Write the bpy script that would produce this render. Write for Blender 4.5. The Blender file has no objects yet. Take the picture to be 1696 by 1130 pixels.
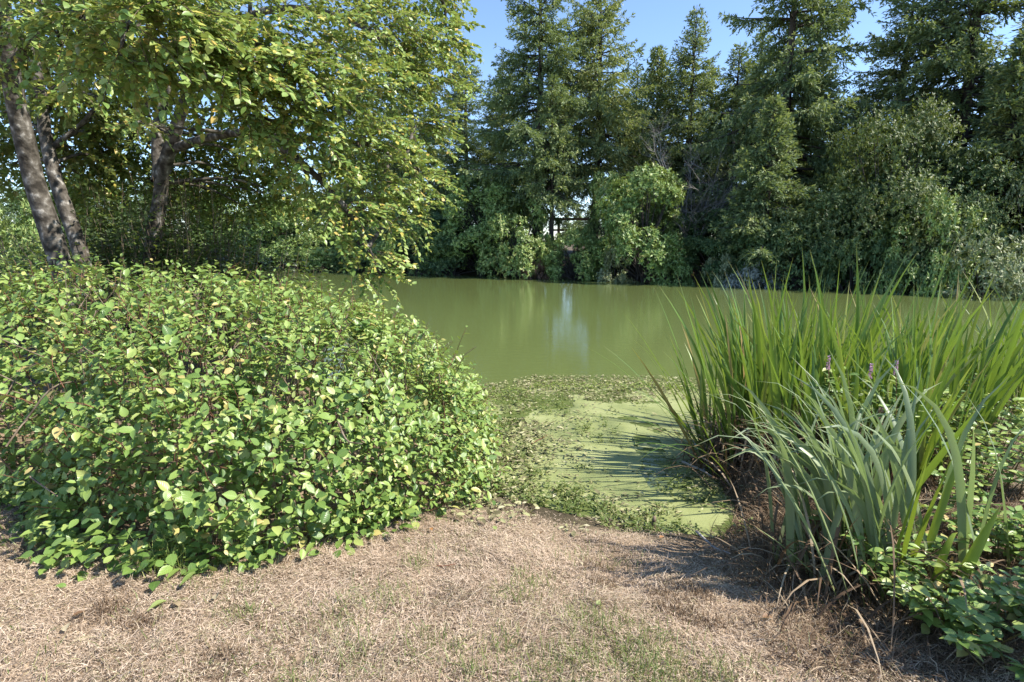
import bpy, math
import numpy as np
from mathutils import Matrix, Vector

# ------------------------------------------------------------------ camera, sky, sun, exposure
S = bpy.context.scene
COL = S.collection
PITCH = math.radians(10.0)
FPX = 942.0
CAM_H = 1.6
cam = bpy.data.cameras.new('camera'); cam.sensor_width = 36; cam.lens = FPX / 1696 * 36
cam.clip_start = 0.05; cam.clip_end = 3000
cam_o = bpy.data.objects.new('camera', cam); COL.objects.link(cam_o)
cam_o.location = (0, 0, CAM_H); cam_o.rotation_euler = (math.pi / 2 - PITCH, 0, 0)
S.camera = cam_o

SUN_EL, SUN_AZ = math.radians(51), math.radians(100)      # azimuth clockwise from +Y
W = bpy.data.worlds.new('World'); S.world = W; W.use_nodes = True
nt = W.node_tree
bg = nt.nodes['Background']; sky = nt.nodes.new('ShaderNodeTexSky')
sky.sky_type = 'NISHITA'; sky.sun_disc = False
sky.sun_elevation = SUN_EL; sky.sun_rotation = SUN_AZ
sky.air_density = 0.8; sky.dust_density = 0.1; sky.ozone_density = 3.0
nt.links.new(sky.outputs[0], bg.inputs[0]); bg.inputs[1].default_value = 0.135
sun = bpy.data.lights.new('sun', 'SUN'); sun.energy = 4.2; sun.angle = math.radians(0.5); sun.color = (1, .94, .84)
sun_o = bpy.data.objects.new('sun', sun); COL.objects.link(sun_o)
to_sun = Vector((math.sin(SUN_AZ) * math.cos(SUN_EL), math.cos(SUN_AZ) * math.cos(SUN_EL), math.sin(SUN_EL)))
sun_o.rotation_euler = to_sun.to_track_quat('Z', 'Y').to_euler(); sun_o.location = (20, -10, 30)
vs = S.view_settings
vs.view_transform = 'Standard'; vs.look = 'None'; vs.gamma = 1; vs.use_curve_mapping = False; vs.exposure = 1.15
S.cycles.max_bounces = 8; S.cycles.transparent_max_bounces = 8

rng = np.random.default_rng(7)
CT, ST = math.cos(PITCH), math.sin(PITCH)

def P(px, py, D):
    """photo pixel and ground distance -> world point"""
    u, v = (px - 848) / FPX, (565 - py) / FPX
    y = CT + v * ST
    return np.array([u / y * D, D, CAM_H + (v * CT - ST) / y * D])

def G(px, py, z):
    u, v = (px - 848) / FPX, (565 - py) / FPX
    t = (z - CAM_H) / (v * CT - ST)
    return np.array([u * t, (CT + v * ST) * t, z])

def project(p):
    d = p - np.array([0, 0, CAM_H])
    f = d[:, 1] * CT - d[:, 2] * ST
    up = d[:, 1] * ST + d[:, 2] * CT
    f = np.where(f < .05, .05, f)
    return 848 + d[:, 0] / f * FPX, 565 - up / f * FPX, f

def unit(a):
    return a / np.maximum(np.linalg.norm(a, axis=-1, keepdims=True), 1e-9)

def smooth(x):
    x = np.clip(x, 0, 1); return x * x * (3 - 2 * x)

def _h(ix, iy, s):
    n = (ix.astype(np.int64) * 374761393 + iy.astype(np.int64) * 668265263 + s * 1442695041) & 0x7fffffff
    n = ((n ^ (n >> 13)) * 1274126177) & 0x7fffffff
    return ((n ^ (n >> 16)) & 0xffff) / 65535.0

def noise(x, y, s=0):
    x = np.asarray(x, float); y = np.asarray(y, float)
    ix, iy = np.floor(x), np.floor(y); fx, fy = smooth(x - ix), smooth(y - iy)
    a, b = _h(ix, iy, s), _h(ix + 1, iy, s); c, d = _h(ix, iy + 1, s), _h(ix + 1, iy + 1, s)
    return (a * (1 - fx) + b * fx) * (1 - fy) + (c * (1 - fx) + d * fx) * fy

def fbm(x, y, s=0, o=3):
    r, a, t = 0, 1.0, 0
    for k in range(o):
        r = r + a * noise(np.asarray(x) * 2 ** k, np.asarray(y) * 2 ** k, s + k); t += a; a *= .5
    return r / t

# ------------------------------------------------------------------ objects
def tag(o, label=None, cat=None, group=None, kind=None):
    if label: o['label'] = label
    if cat: o['category'] = cat
    if group: o['group'] = group
    if kind: o['kind'] = kind
    return o

def empty(name, loc, label, cat, group=None, rz=0, scale=1):
    o = bpy.data.objects.new(name, None); COL.objects.link(o)
    o.location = loc; o.rotation_euler.z = rz
    o.scale = scale if hasattr(scale, '__len__') else (scale,) * 3
    o.empty_display_size = .1
    return tag(o, label, cat, group)

def mesh(name, V, T, mats, uv=None, rnd=None, mi=None, attrs=None, flat=False):
    me = bpy.data.meshes.new(name)
    V = np.ascontiguousarray(V, np.float32); T = np.ascontiguousarray(T, np.int32)
    n = len(T)
    me.vertices.add(len(V)); me.vertices.foreach_set('co', V.ravel())
    me.loops.add(n * 3); me.loops.foreach_set('vertex_index', T.ravel())
    me.polygons.add(n); me.polygons.foreach_set('loop_start', np.arange(0, n * 3, 3, dtype=np.int32))
    if not flat: me.polygons.foreach_set('use_smooth', np.ones(n, bool))
    if mi is not None: me.polygons.foreach_set('material_index', np.asarray(mi, np.int32))
    if uv is not None:
        l = me.uv_layers.new(name='UVMap'); l.data.foreach_set('uv', np.ascontiguousarray(uv[T.ravel()], np.float32).ravel())
    if rnd is not None:
        a = me.attributes.new('rnd', 'FLOAT', 'POINT'); a.data.foreach_set('value', np.ascontiguousarray(rnd, np.float32))
    for k, v in (attrs or {}).items():
        a = me.attributes.new(k, 'FLOAT', 'POINT'); a.data.foreach_set('value', np.ascontiguousarray(v, np.float32))
    for m in (mats if isinstance(mats, (list, tuple)) else [mats]): me.materials.append(m)
    me.update(calc_edges=True); me.validate()
    return me

def link(name, me, parent=None, loc=None):
    o = bpy.data.objects.new(name, me); COL.objects.link(o)
    if parent is not None: o.parent = parent
    if loc is not None: o.location = loc
    return o

class Geo:
    """collects triangles in world space; build() links them as one object"""
    def __init__(s): s.V, s.T, s.U, s.R, s.n = [], [], [], [], 0
    def add(s, V, T, uv=None, rnd=None):
        V = np.asarray(V, float)
        s.V.append(V); s.T.append(np.asarray(T) + s.n); s.n += len(V)
        s.U.append(np.zeros((len(V), 2)) if uv is None else uv)
        s.R.append(np.full(len(V), rng.random()) if rnd is None else np.broadcast_to(rnd, (len(V),)))
        return s
    def data(s): return np.concatenate(s.V), np.concatenate(s.T), np.concatenate(s.U), np.concatenate(s.R)
    def mesh(s, name, mat, off=(0, 0, 0)):
        V, T, U, R = s.data(); return mesh(name, V - np.asarray(off), T, mat, U, R)
    def build(s, name, mat, parent=None, kind=None):
        off = np.array(parent.location) if parent is not None else np.zeros(3)
        o = link(name, s.mesh(name, mat, off), parent)
        if kind: o['kind'] = kind
        return o

def tube(pts, rad, sides=6, jit=0.0, cap=True):
    pts = np.asarray(pts, float); n = len(pts); rad = np.broadcast_to(rad, (n,))
    t = unit(np.gradient(pts, axis=0))
    ref = np.array([0, 0, 1.]) if abs(t[0][2]) < .8 else np.array([1., 0, 0])
    a = unit(np.cross(t, ref)); b = np.cross(t, a)
    th = np.linspace(0, 2 * np.pi, sides, endpoint=False)
    r = rad[:, None] * (1 + jit * (rng.random((n, sides)) - .5))
    V = pts[:, None] + r[..., None] * (np.cos(th)[None, :, None] * a[:, None] + np.sin(th)[None, :, None] * b[:, None])
    V = V.reshape(-1, 3); T = []
    for i in range(n - 1):
        for k in range(sides):
            p, q = i * sides + k, i * sides + (k + 1) % sides
            T += [(p, q, q + sides), (p, q + sides, p + sides)]
    if cap:
        V = np.vstack([V, pts[-1]]); c = len(V) - 1
        T += [((n - 1) * sides + k, (n - 1) * sides + (k + 1) % sides, c) for k in range(sides)]
    return V, np.array(T)

def curve(ctrl, n=12):
    """Catmull-Rom through control points"""
    c = np.asarray(ctrl, float); c = np.vstack([2 * c[0] - c[1], c, 2 * c[-1] - c[-2]])
    out = []
    m = len(c) - 3
    for k in range(n):
        f = k / (n - 1) * m; i = min(int(f), m - 1); t = f - i
        p0, p1, p2, p3 = c[i:i + 4]
        out.append(.5 * (2 * p1 + (p2 - p0) * t + (2 * p0 - 5 * p1 + 4 * p2 - p3) * t * t + (3 * p1 - p0 - 3 * p2 + p3) * t ** 3))
    return np.array(out)

# leaf templates: (across -.5...5, along 0..1), triangles
def leaf_template(rows):
    pts = [(0, 0)]; T = []
    for v, w in rows: pts += [(-w, v), (0, v), (w, v)]
    pts.append((0, 1)); n = len(rows); tip = len(pts) - 1
    T += [(0, 2, 1), (0, 3, 2)]
    for i in range(n - 1):
        a = 1 + 3 * i
        T += [(a, a + 1, a + 4), (a, a + 4, a + 3), (a + 1, a + 2, a + 5), (a + 1, a + 5, a + 4)]
    a = 1 + 3 * (n - 1); T += [(a, a + 1, tip), (a + 1, a + 2, tip)]
    return np.array(pts, float), np.array(T)
OVAL = leaf_template([(.22, .40), (.62, .42)])
OVALD = leaf_template([(.07, .2), (.22, .42), (.42, .5), (.62, .43), (.82, .22), (.93, .08)])
ALD = leaf_template([(.3, .46), (.7, .34)])
ALDD = leaf_template([(.08, .22), (.25, .44), (.45, .5), (.65, .41), (.83, .22)])
DIAM = leaf_template([(.45, .47)])
RHOMB = (np.array([(0, 0), (-.5, .45), (.5, .45), (0, 1)], float), np.array([(0, 3, 1), (0, 2, 3)]))

class Leaves:
    """a cloud of leaves: base, axis, normal, length, width, fold, droop"""
    def __init__(s): s.d = []
    def add(s, p, a, n, L, Wd, fold=.15, droop=.15, rnd=None):
        p = np.atleast_2d(p); N = len(p)
        f = lambda x: np.broadcast_to(np.asarray(x, float), (N,))
        a = unit(np.broadcast_to(a, (N, 3))); n = np.broadcast_to(n, (N, 3))
        n = unit(n - a * (n * a).sum(1, keepdims=True))
        s.d.append((p, a, n, f(L), f(Wd), f(fold), f(droop), f(rng.random(N) if rnd is None else rnd)))
    def cat(s): return [np.concatenate(x) for x in zip(*s.d)]
    def geo(s, tpl, sel=None):
        p, a, n, L, Wd, fo, dr, r = s.cat()
        if sel is not None: p, a, n, L, Wd, fo, dr, r = (x[sel] for x in (p, a, n, L, Wd, fo, dr, r))
        b = np.cross(a, n); uvs, T = tpl; K = len(uvs); N = len(p)
        u, v = uvs[:, 0][None, :, None], uvs[:, 1][None, :, None]
        w = fo[:, None] * np.abs(uvs[:, 0])[None] * 2 * Wd[:, None] * .5 - dr[:, None] * (uvs[:, 1] ** 2)[None] * L[:, None]
        V = p[:, None] + a[:, None] * v * L[:, None, None] + b[:, None] * u * Wd[:, None, None] + n[:, None] * w[..., None]
        TT = (T[None] + (np.arange(N) * K)[:, None, None]).reshape(-1, 3)
        g = Geo(); g.add(V.reshape(-1, 3), TT, np.tile(uvs + [.5, 0], (N, 1)), np.repeat(r, K)); return g
    def split(s, parent, mat, tpl, tpld, count, name='leaf', stuff='foliage'):
        """the leaves that show largest become parts, the rest one stuff part"""
        p, a, n, L, Wd, fo, dr, r = s.cat()
        c = p + a * L[:, None] * .5
        x, y, f = project(c)
        view = c - np.array([0, 0, CAM_H]); face = np.abs((unit(view) * n).sum(1))
        ok = (x > 5) & (x < 1690) & (y > 5) & (y < 1125) & (f > .3)
        cell = (x // 16).astype(int) * 1000 + (y // 16).astype(int)
        order = np.argsort(f); order = order[ok[order]]
        _, first = np.unique(cell[order], return_index=True)
        cand = order[first]
        size = (np.sqrt(L * Wd * face) / f)[cand]
        pick = cand[np.argsort(-size)[:count]]
        var = []
        for k in range(5):
            lv = Leaves(); lv.add((0, 0, 0), (0, 1, 0), (0, 0, 1), 1, 1, [.05, .15, .25, .1, .2][k], [.05, .12, .2, .25, .0][k], 0)
            var.append(lv.geo(tpld).mesh(name, mat))
        off = np.array(parent.location)
        for j, i in enumerate(pick):
            o = link(name, var[j % 5], parent)
            b = np.cross(a[i], n[i])
            M = Matrix.Identity(4)
            for q in range(3):
                M[q][0] = b[q] * Wd[i]; M[q][1] = a[i][q] * L[i]; M[q][2] = n[i][q] * L[i]; M[q][3] = p[i][q] - off[q]
            o.matrix_local = M
        keep = np.ones(len(p), bool); keep[pick] = False
        far = f > 6.9
        gg = s.geo(tpl, keep & ~far)
        if (keep & far).any(): gg.add(*s.geo(DIAM, keep & far).data())
        return gg.build(stuff, mat, parent, 'stuff')

def blade_path(base, az, L, th0, bend, pw=1.6, n=9, az2=0.0):
    t = np.linspace(0, 1, n); th = th0 + bend * t ** pw; A = az + az2 * t
    d = np.stack([np.sin(th) * np.cos(A), np.sin(th) * np.sin(A), np.cos(th)], 1)
    return np.vstack([base, base + np.cumsum(.5 * (d[1:] + d[:-1]) * (L / (n - 1)), axis=0)])

def blade(pts, width, face, vee=.25, prof=None, twist=0.0):
    pts = np.asarray(pts); n = len(pts); t = np.linspace(0, 1, n)
    w = width * ((1 - t ** 4.5) * (.75 + .5 * np.sin(np.pi * np.minimum(t * 1.1, 1))) + .02 if prof is None else prof)
    d = unit(np.gradient(pts, axis=0))
    ang = face + twist * t
    side = np.stack([np.cos(ang), np.sin(ang), 0 * t], 1)
    side = unit(side - d * (side * d).sum(1, keepdims=True)); nn = np.cross(side, d)
    V = np.stack([pts - side * w[:, None] * .5 + nn * vee * w[:, None] * .5, pts,
                  pts + side * w[:, None] * .5 + nn * vee * w[:, None] * .5], 1).reshape(-1, 3)
    T = []
    for i in range(n - 1):
        a = 3 * i
        T += [(a, a + 1, a + 4), (a, a + 4, a + 3), (a + 1, a + 2, a + 5), (a + 1, a + 5, a + 4)]
    uv = np.stack([np.tile([0, .5, 1], n), np.repeat(t, 3)], 1)
    return V, np.array(T), uv

# ------------------------------------------------------------------ materials
def mat(name):
    m = bpy.data.materials.new(name); m.use_nodes = True
    return m, m.node_tree.nodes, m.node_tree.links, m.node_tree.nodes['Principled BSDF']

def ramp(N, stops):
    r = N.new('ShaderNodeValToRGB'); e = r.color_ramp.elements
    while len(e) < len(stops): e.new(.5)
    for k, (p, c) in enumerate(stops): e[k].position = p; e[k].color = (*c, 1)
    return r

def math_node(N, Lk, op, a, b=None):
    m = N.new('ShaderNodeMath'); m.operation = op
    for k, x in enumerate((a, b)):
        if x is None: continue
        if isinstance(x, (int, float)): m.inputs[k].default_value = x
        else: Lk.new(x, m.inputs[k])
    return m.outputs[0]

def mixc(N, Lk, f, a, b, mode='MIX'):
    m = N.new('ShaderNodeMix'); m.data_type = 'RGBA'; m.blend_type = mode
    for s, x in ((0, f), (6, a), (7, b)):
        if isinstance(x, (int, float)): m.inputs[s].default_value = x
        elif isinstance(x, tuple): m.inputs[s].default_value = (*x, 1)
        else: Lk.new(x, m.inputs[s])
    return m.outputs[2]

GAIN = {'salal_leaf': 1.75, 'alder_leaf': 2.4, 'spruce_needles': 2.4, 'bank_shrub_leaf': 2.8, 'dark_shrub_leaf': 2.0, 'pale_shrub_leaf': 1.7, 'cattail_leaf': 1.6, 'iris_leaf': 1.25, 'undergrowth_leaf': 1.0, 'dry_grass': .85}
def leaf_mat(name, stops, trans=.3, rough=.45, spec=.5, back=None, veins=False, tcol=None, along=None):
    m, N, Lk, b = mat(name)
    stops = [(p, tuple(min(.8, x * GAIN.get(name, 1)) for x in c)) for p, c in stops]
    at = N.new('ShaderNodeAttribute'); at.attribute_name = 'rnd'
    oi = N.new('ShaderNodeObjectInfo')
    r = math_node(N, Lk, 'FRACT', math_node(N, Lk, 'ADD', at.outputs['Fac'], oi.outputs['Random']))
    col = ramp(N, stops); Lk.new(r, col.inputs[0]); c = col.outputs[0]
    if veins or along:
        uv = N.new('ShaderNodeUVMap'); sp = N.new('ShaderNodeSeparateXYZ'); Lk.new(uv.outputs[0], sp.inputs[0])
    if veins:
        au = math_node(N, Lk, 'ABSOLUTE', math_node(N, Lk, 'SUBTRACT', sp.outputs[0], .5))
        rib = math_node(N, Lk, 'LESS_THAN', au, .025)
        w = math_node(N, Lk, 'SINE', math_node(N, Lk, 'MULTIPLY', math_node(N, Lk, 'SUBTRACT', sp.outputs[1], math_node(N, Lk, 'MULTIPLY', au, .7)), 44))
        vn = math_node(N, Lk, 'GREATER_THAN', w, .86)
        k = math_node(N, Lk, 'MAXIMUM', rib, math_node(N, Lk, 'MULTIPLY', vn, .28))
        c = mixc(N, Lk, math_node(N, Lk, 'MULTIPLY', k, .3), c, mixc(N, Lk, .5, c, (.45, .5, .2)))
        bp = N.new('ShaderNodeBump'); bp.inputs['Strength'].default_value = .2; bp.inputs['Distance'].default_value = .002
        Lk.new(w, bp.inputs['Height']); Lk.new(bp.outputs[0], b.inputs['Normal'])
    if along:
        ar = ramp(N, [(p, (x, x, x)) for p, x in along[0]]); Lk.new(sp.outputs[1], ar.inputs[0])
        c = mixc(N, Lk, ar.outputs[0], c, along[1])
        st = math_node(N, Lk, 'SINE', math_node(N, Lk, 'MULTIPLY', sp.outputs[0], 50))
        c = mixc(N, Lk, math_node(N, Lk, 'MULTIPLY', math_node(N, Lk, 'ADD', st, 1), .12), c, mixc(N, Lk, .5, c, (.02, .04, .01)))
    if back:
        ge = N.new('ShaderNodeNewGeometry')
        c = mixc(N, Lk, math_node(N, Lk, 'MULTIPLY', ge.outputs['Backfacing'], .6), c, back)
    Lk.new(c, b.inputs['Base Color']); b.inputs['Roughness'].default_value = rough
    b.inputs['Specular IOR Level'].default_value = spec
    if trans:
        t = N.new('ShaderNodeBsdfTranslucent'); Lk.new(mixc(N, Lk, .6, c, tcol or (.3, .38, .03)) , t.inputs[0])
        mx = N.new('ShaderNodeMixShader'); mx.inputs[0].default_value = trans
        Lk.new(b.outputs[0], mx.inputs[1]); Lk.new(t.outputs[0], mx.inputs[2])
        Lk.new(mx.outputs[0], N['Material Output'].inputs[0])
    return m

def noise_mat(name, stops, scale=8, rough=.85, bump=.3, dist=.02, detail=6, stretch=None):
    m, N, Lk, b = mat(name)
    tc = N.new('ShaderNodeTexCoord'); nz = N.new('ShaderNodeTexNoise'); nz.inputs['Scale'].default_value = scale; nz.inputs['Detail'].default_value = detail
    src = tc.outputs['Object']
    if stretch:
        mp = N.new('ShaderNodeMapping'); mp.inputs['Scale'].default_value = stretch; Lk.new(src, mp.inputs[0]); src = mp.outputs[0]
    Lk.new(src, nz.inputs[0]); r = ramp(N, stops); Lk.new(nz.outputs[0], r.inputs[0]); Lk.new(r.outputs[0], b.inputs['Base Color'])
    bp = N.new('ShaderNodeBump'); bp.inputs['Strength'].default_value = bump; bp.inputs['Distance'].default_value = dist
    Lk.new(nz.outputs[0], bp.inputs['Height']); Lk.new(bp.outputs[0], b.inputs['Normal'])
    b.inputs['Roughness'].default_value = rough; b.inputs['Specular IOR Level'].default_value = .25
    return m

M = {}
M['salal'] = leaf_mat('salal_leaf', [(0, (.05, .095, .022)), (.35, (.1, .16, .038)), (.75, (.16, .225, .055)), (.93, (.23, .26, .08)), (.97, (.34, .25, .1)), (1, (.12, .2, .035))], .27, .33, .5, (.19, .24, .09), True, (.3, .4, .03))
M['alder'] = leaf_mat('alder_leaf', [(0, (.07, .115, .03)), (.45, (.115, .165, .042)), (.85, (.165, .205, .06)), (.95, (.25, .22, .05)), (1, (.3, .2, .06))], .4, .38, .5, (.19, .21, .1), False, (.28, .36, .04))
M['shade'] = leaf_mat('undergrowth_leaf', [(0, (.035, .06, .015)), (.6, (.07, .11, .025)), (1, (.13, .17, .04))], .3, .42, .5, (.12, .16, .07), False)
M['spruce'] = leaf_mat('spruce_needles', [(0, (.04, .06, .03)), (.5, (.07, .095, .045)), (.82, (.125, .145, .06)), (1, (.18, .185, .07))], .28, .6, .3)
M['bush'] = leaf_mat('bank_shrub_leaf', [(0, (.045, .08, .022)), (.5, (.085, .125, .033)), (.9, (.15, .18, .06)), (1, (.2, .2, .08))], .28, .42, .5, (.13, .16, .08))
M['bush3'] = leaf_mat('leafy_tree_leaf', [(0, (.06, .1, .035)), (.5, (.11, .155, .05)), (.9, (.2, .235, .09)), (1, (.3, .32, .16))], .22, .5, .35)
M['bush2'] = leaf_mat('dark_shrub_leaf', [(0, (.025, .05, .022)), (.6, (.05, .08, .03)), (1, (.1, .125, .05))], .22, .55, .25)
M['pale'] = leaf_mat('pale_shrub_leaf', [(0, (.1, .125, .06)), (.5, (.17, .19, .1)), (1, (.27, .28, .17))], .25, .5, .35)
M['greytwig'] = noise_mat('grey_dead_twig', [(.3, (.2, .185, .17)), (.7, (.4, .37, .35))], 5)
M['silver'] = leaf_mat('silver_leaf', [(0, (.14, .17, .15)), (1, (.34, .36, .34))], .15, .55, .3)
M['pink'] = leaf_mat('reddish_leaf', [(0, (.2, .13, .09)), (1, (.34, .22, .17))], .25, .5, .3, tcol=(.4, .15, .08))
M['bark'] = noise_mat('alder_bark', [(.38, (.04, .034, .027)), (.5, (.095, .083, .068)), (.6, (.15, .135, .115)), (.67, (.33, .31, .28))], 10, .9, 1, .03, 10, (1, 1, .9))
M['sbark'] = noise_mat('spruce_bark', [(.3, (.03, .024, .02)), (.7, (.1, .085, .075))], 5, .9, .6, .05, 6, (1, 1, .4))
M['twig'] = noise_mat('twig_bark', [(.3, (.1, .07, .045)), (.7, (.27, .21, .15))], 20, .8, .2, .002)
M['gstem'] = noise_mat('green_stem', [(.3, (.1, .1, .035)), (.7, (.2, .15, .07))], 20, .6, .2, .002)
M['redtwig'] = noise_mat('red_stem', [(.3, (.13, .05, .03)), (.7, (.24, .12, .07))], 20, .6, .2, .002)
M['cattail'] = leaf_mat('cattail_leaf', [(0, (.05, .1, .02)), (.5, (.085, .155, .028)), (.85, (.14, .2, .035)), (.94, (.2, .22, .05)), (.97, (.3, .22, .09)), (1, (.24, .15, .07))], .3, .36, .5, None, False, (.3, .42, .03), along=([(0, .55), (.12, .1), (.88, 0), (.97, .45), (1, .9)], (.36, .27, .11)))
M['iris'] = leaf_mat('iris_leaf', [(0, (.15, .2, .11)), (.5, (.2, .25, .145)), (1, (.24, .29, .14))], .3, .38, .45, None, False, (.26, .38, .06), along=([(0, .7), (.15, .15), (.3, 0), (.93, 0), (1, .6)], (.4, .36, .12)))
M['lime'] = leaf_mat('young_iris_leaf', [(0, (.16, .25, .04)), (1, (.24, .32, .05))], .38, .38, .45, None, False, (.36, .45, .03), along=([(0, .4), (.2, 0), (.9, 0), (1, .8)], (.4, .3, .1)))
M['dead'] = leaf_mat('dead_leaf_blade', [(0, (.075, .048, .03)), (.5, (.16, .105, .065)), (.85, (.28, .2, .125)), (1, (.45, .36, .25))], .12, .7, .2, tcol=(.4, .25, .1))
M['straw'] = leaf_mat('dry_grass', [(0, (.15, .098, .062)), (.25, (.34, .245, .16)), (.6, (.57, .435, .315)), (.9, (.74, .595, .45)), (1, (.36, .34, .16))], .12, .65, .3, tcol=(.5, .4, .25))
M['green'] = leaf_mat('green_grass', [(0, (.1, .15, .035)), (.6, (.17, .22, .06)), (1, (.3, .29, .12))], .25, .5, .4)
M['weed'] = leaf_mat('water_weed', [(0, (.13, .2, .04)), (.5, (.22, .29, .06)), (1, (.36, .38, .12))], .25, .5, .4)
M['litter'] = leaf_mat('floating_litter', [(0, (.1, .085, .045)), (.5, (.25, .23, .12)), (.8, (.36, .36, .17)), (1, (.5, .46, .3))], .1, .7, .25)
M['flower'] = leaf_mat('pink_flower', [(0, (.45, .26, .38)), (1, (.62, .45, .55))], .3, .6, .2, tcol=(.6, .3, .5))
M['rail'] = noise_mat('rusty_red_wood', [(.3, (.45, .22, .13)), (.7, (.58, .33, .22))], 6, .8, .2)
for k, c in (('tan', (.42, .32, .2)), ('orange', (.4, .19, .08)), ('palegreen', (.3, .36, .12)), ('buff', (.5, .42, .28)), ('brown', (.2, .11, .06))):
    M['fall_' + k] = leaf_mat('fallen_leaf_' + k, [(0, tuple(x * .8 for x in c)), (1, tuple(min(1, x * 1.15) for x in c))], .2, .5, .4, None, True)

# ------------------------------------------------------------------ terrain
WZ = -0.35
NEAR = np.array([(-400, 237), (-60, 41), (-12, 13.4), (-6, 10.2), (-3, 8), (-1.2, 6.6), (-.35, 5.6), (-.2, 4.7), (0, 4.15), (.5, 3.9), (1.0, 3.7),
                 (1.35, 3.55), (1.6, 3.8), (1.68, 4.4), (1.72, 5.2), (2.3, 6.1), (3.2, 6.6), (5.5, 6.8), (8, 6.2), (14, 3.5), (60, -22), (400, -218)])
def seg_dist(x, y, poly):
    d = np.full(np.shape(x), 1e9)
    for a, b in zip(poly[:-1], poly[1:]):
        e = b - a; t = np.clip(((x - a[0]) * e[0] + (y - a[1]) * e[1]) / (e @ e), 0, 1)
        d = np.minimum(d, np.hypot(x - a[0] - t * e[0], y - a[1] - t * e[1]))
    return d
def near_sd(x, y):
    """distance to our shore, positive on our land"""
    x = np.asarray(x, float); y = np.asarray(y, float)
    poly = np.vstack([NEAR, (400, -900), (-400, -900)]); ins = np.zeros(x.shape, bool)
    for a, b in zip(poly, np.roll(poly, -1, 0)):
        c = (a[1] > y) != (b[1] > y)
        with np.errstate(divide='ignore', invalid='ignore'):
            xi = (b[0] - a[0]) * (y - a[1]) / (b[1] - a[1]) + a[0]
        ins ^= c & (x < xi)
    return np.where(ins, 1, -1) * seg_dist(x, y, NEAR)
FD = unit(np.array([35., -20.2])); FN = np.array([-FD[1], FD[0]])
def far_sd(x, y):
    return (np.asarray(x) + 16.6) * FN[0] + (np.asarray(y) - 40.6) * FN[1]
def height(x, y):
    x = np.asarray(x, float); y = np.asarray(y, float)
    n, f = near_sd(x, y), far_sd(x, y)
    wob = (fbm(x * 1.7, y * 1.7, 3) - .5)
    zn = np.where(n > 0, -.37 + .38 * (1 - np.exp(-np.maximum(n, 0) / 1.3)), -.37 + n * .35)
    zn = zn + wob * .07 * np.clip(n / .4, 0, 1) + (fbm(x * 7, y * 7, 9, 2) - .5) * .045
    zn = zn + np.where(n > 0, .2 * np.exp(-((x - 2.15) / .5) ** 2 - ((y - 4.2) / .75) ** 2) * np.clip(n / .3, 0, 1), 0)
    zf = -.37 + 1.3 * (1 - np.exp(-np.maximum(f, 0) / 3.0)) + wob * .3 * np.clip(f, 0, 1)
    return np.where(f > 0, zf, np.maximum(zn, -1.4))

def grow(lo, hi, step, end, k=1.13):
    a = list(np.arange(lo, hi, step)); s = step
    while a[-1] < end: s *= k; a.append(a[-1] + s)
    s = step
    while a[0] > -end: s *= k; a.insert(0, a[0] - s)
    return np.array(a)
gx, gy = grow(-4.5, 4.5, .08, 900, 1.16), grow(.8, 8, .08, 900, 1.16)
X, Y = np.meshgrid(gx, gy); Z = height(X, Y)
nx, ny = len(gx), len(gy)
ii = (np.arange(ny - 1)[:, None] * nx + np.arange(nx - 1)[None]).ravel()
T = np.concatenate([np.stack([ii, ii + 1, ii + nx + 1], 1), np.stack([ii, ii + nx + 1, ii + nx], 1)])
m, N, Lk, b = mat('ground_soil')
tc = N.new('ShaderNodeTexCoord')
n1 = N.new('ShaderNodeTexNoise'); n1.inputs['Scale'].default_value = 3; n1.inputs['Detail'].default_value = 8; Lk.new(tc.outputs['Object'], n1.inputs[0])
n2 = N.new('ShaderNodeTexNoise'); n2.inputs['Scale'].default_value = 70; n2.inputs['Detail'].default_value = 5; Lk.new(tc.outputs['Object'], n2.inputs[0])
r1 = ramp(N, [(.3, (.16, .11, .07)), (.5, (.3, .222, .15)), (.7, (.42, .32, .22))]); Lk.new(n1.outputs[0], r1.inputs[0])
r2 = ramp(N, [(.3, (.45, .45, .45)), (.7, (1.2, 1.2, 1.2))]); Lk.new(n2.outputs[0], r2.inputs[0])
c = mixc(N, Lk, 1.0, r1.outputs[0], r2.outputs[0], 'MULTIPLY')
mud_shade_attr = N.new('ShaderNodeAttribute'); mud_shade_attr.attribute_name = 'mud_shade'
c = mixc(N, Lk, mud_shade_attr.outputs['Fac'], c, mixc(N, Lk, n1.outputs[0], (.035, .028, .018), (.1, .08, .045)))
Lk.new(c, b.inputs['Base Color']); b.inputs['Roughness'].default_value = .9; b.inputs['Specular IOR Level'].default_value = .2
bp = N.new('ShaderNodeBump'); bp.inputs['Strength'].default_value = .8; bp.inputs['Distance'].default_value = .02
Lk.new(n2.outputs[0], bp.inputs['Height']); Lk.new(bp.outputs[0], b.inputs['Normal'])
nsd = near_sd(X, Y); fsd = far_sd(X, Y)
mud_shade = np.where(fsd > -1, .75, 1 - smooth((nsd - .12 + (fbm(X * 3, Y * 3, 5) - .5) * .6) / .4))
mud_shade = np.maximum(mud_shade, np.where((X > 1.2) & (Y > 1.7), .75 * smooth((X - 1.25 - .22 * (Y - 3) + (fbm(X * 3, Y * 3, 8) - .5) * .4) / .5), 0))  # dark thatch ground below the reeds, with their shade painted into the colour
mud_shade = np.maximum(mud_shade, np.where((X < -3) & (Y > 6.5), .9, 0))
ground = link('ground', mesh('ground', np.stack([X.ravel(), Y.ravel(), Z.ravel()], 1), T, m, attrs={'mud_shade': mud_shade.ravel()}))
tag(ground, kind='structure')

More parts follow.
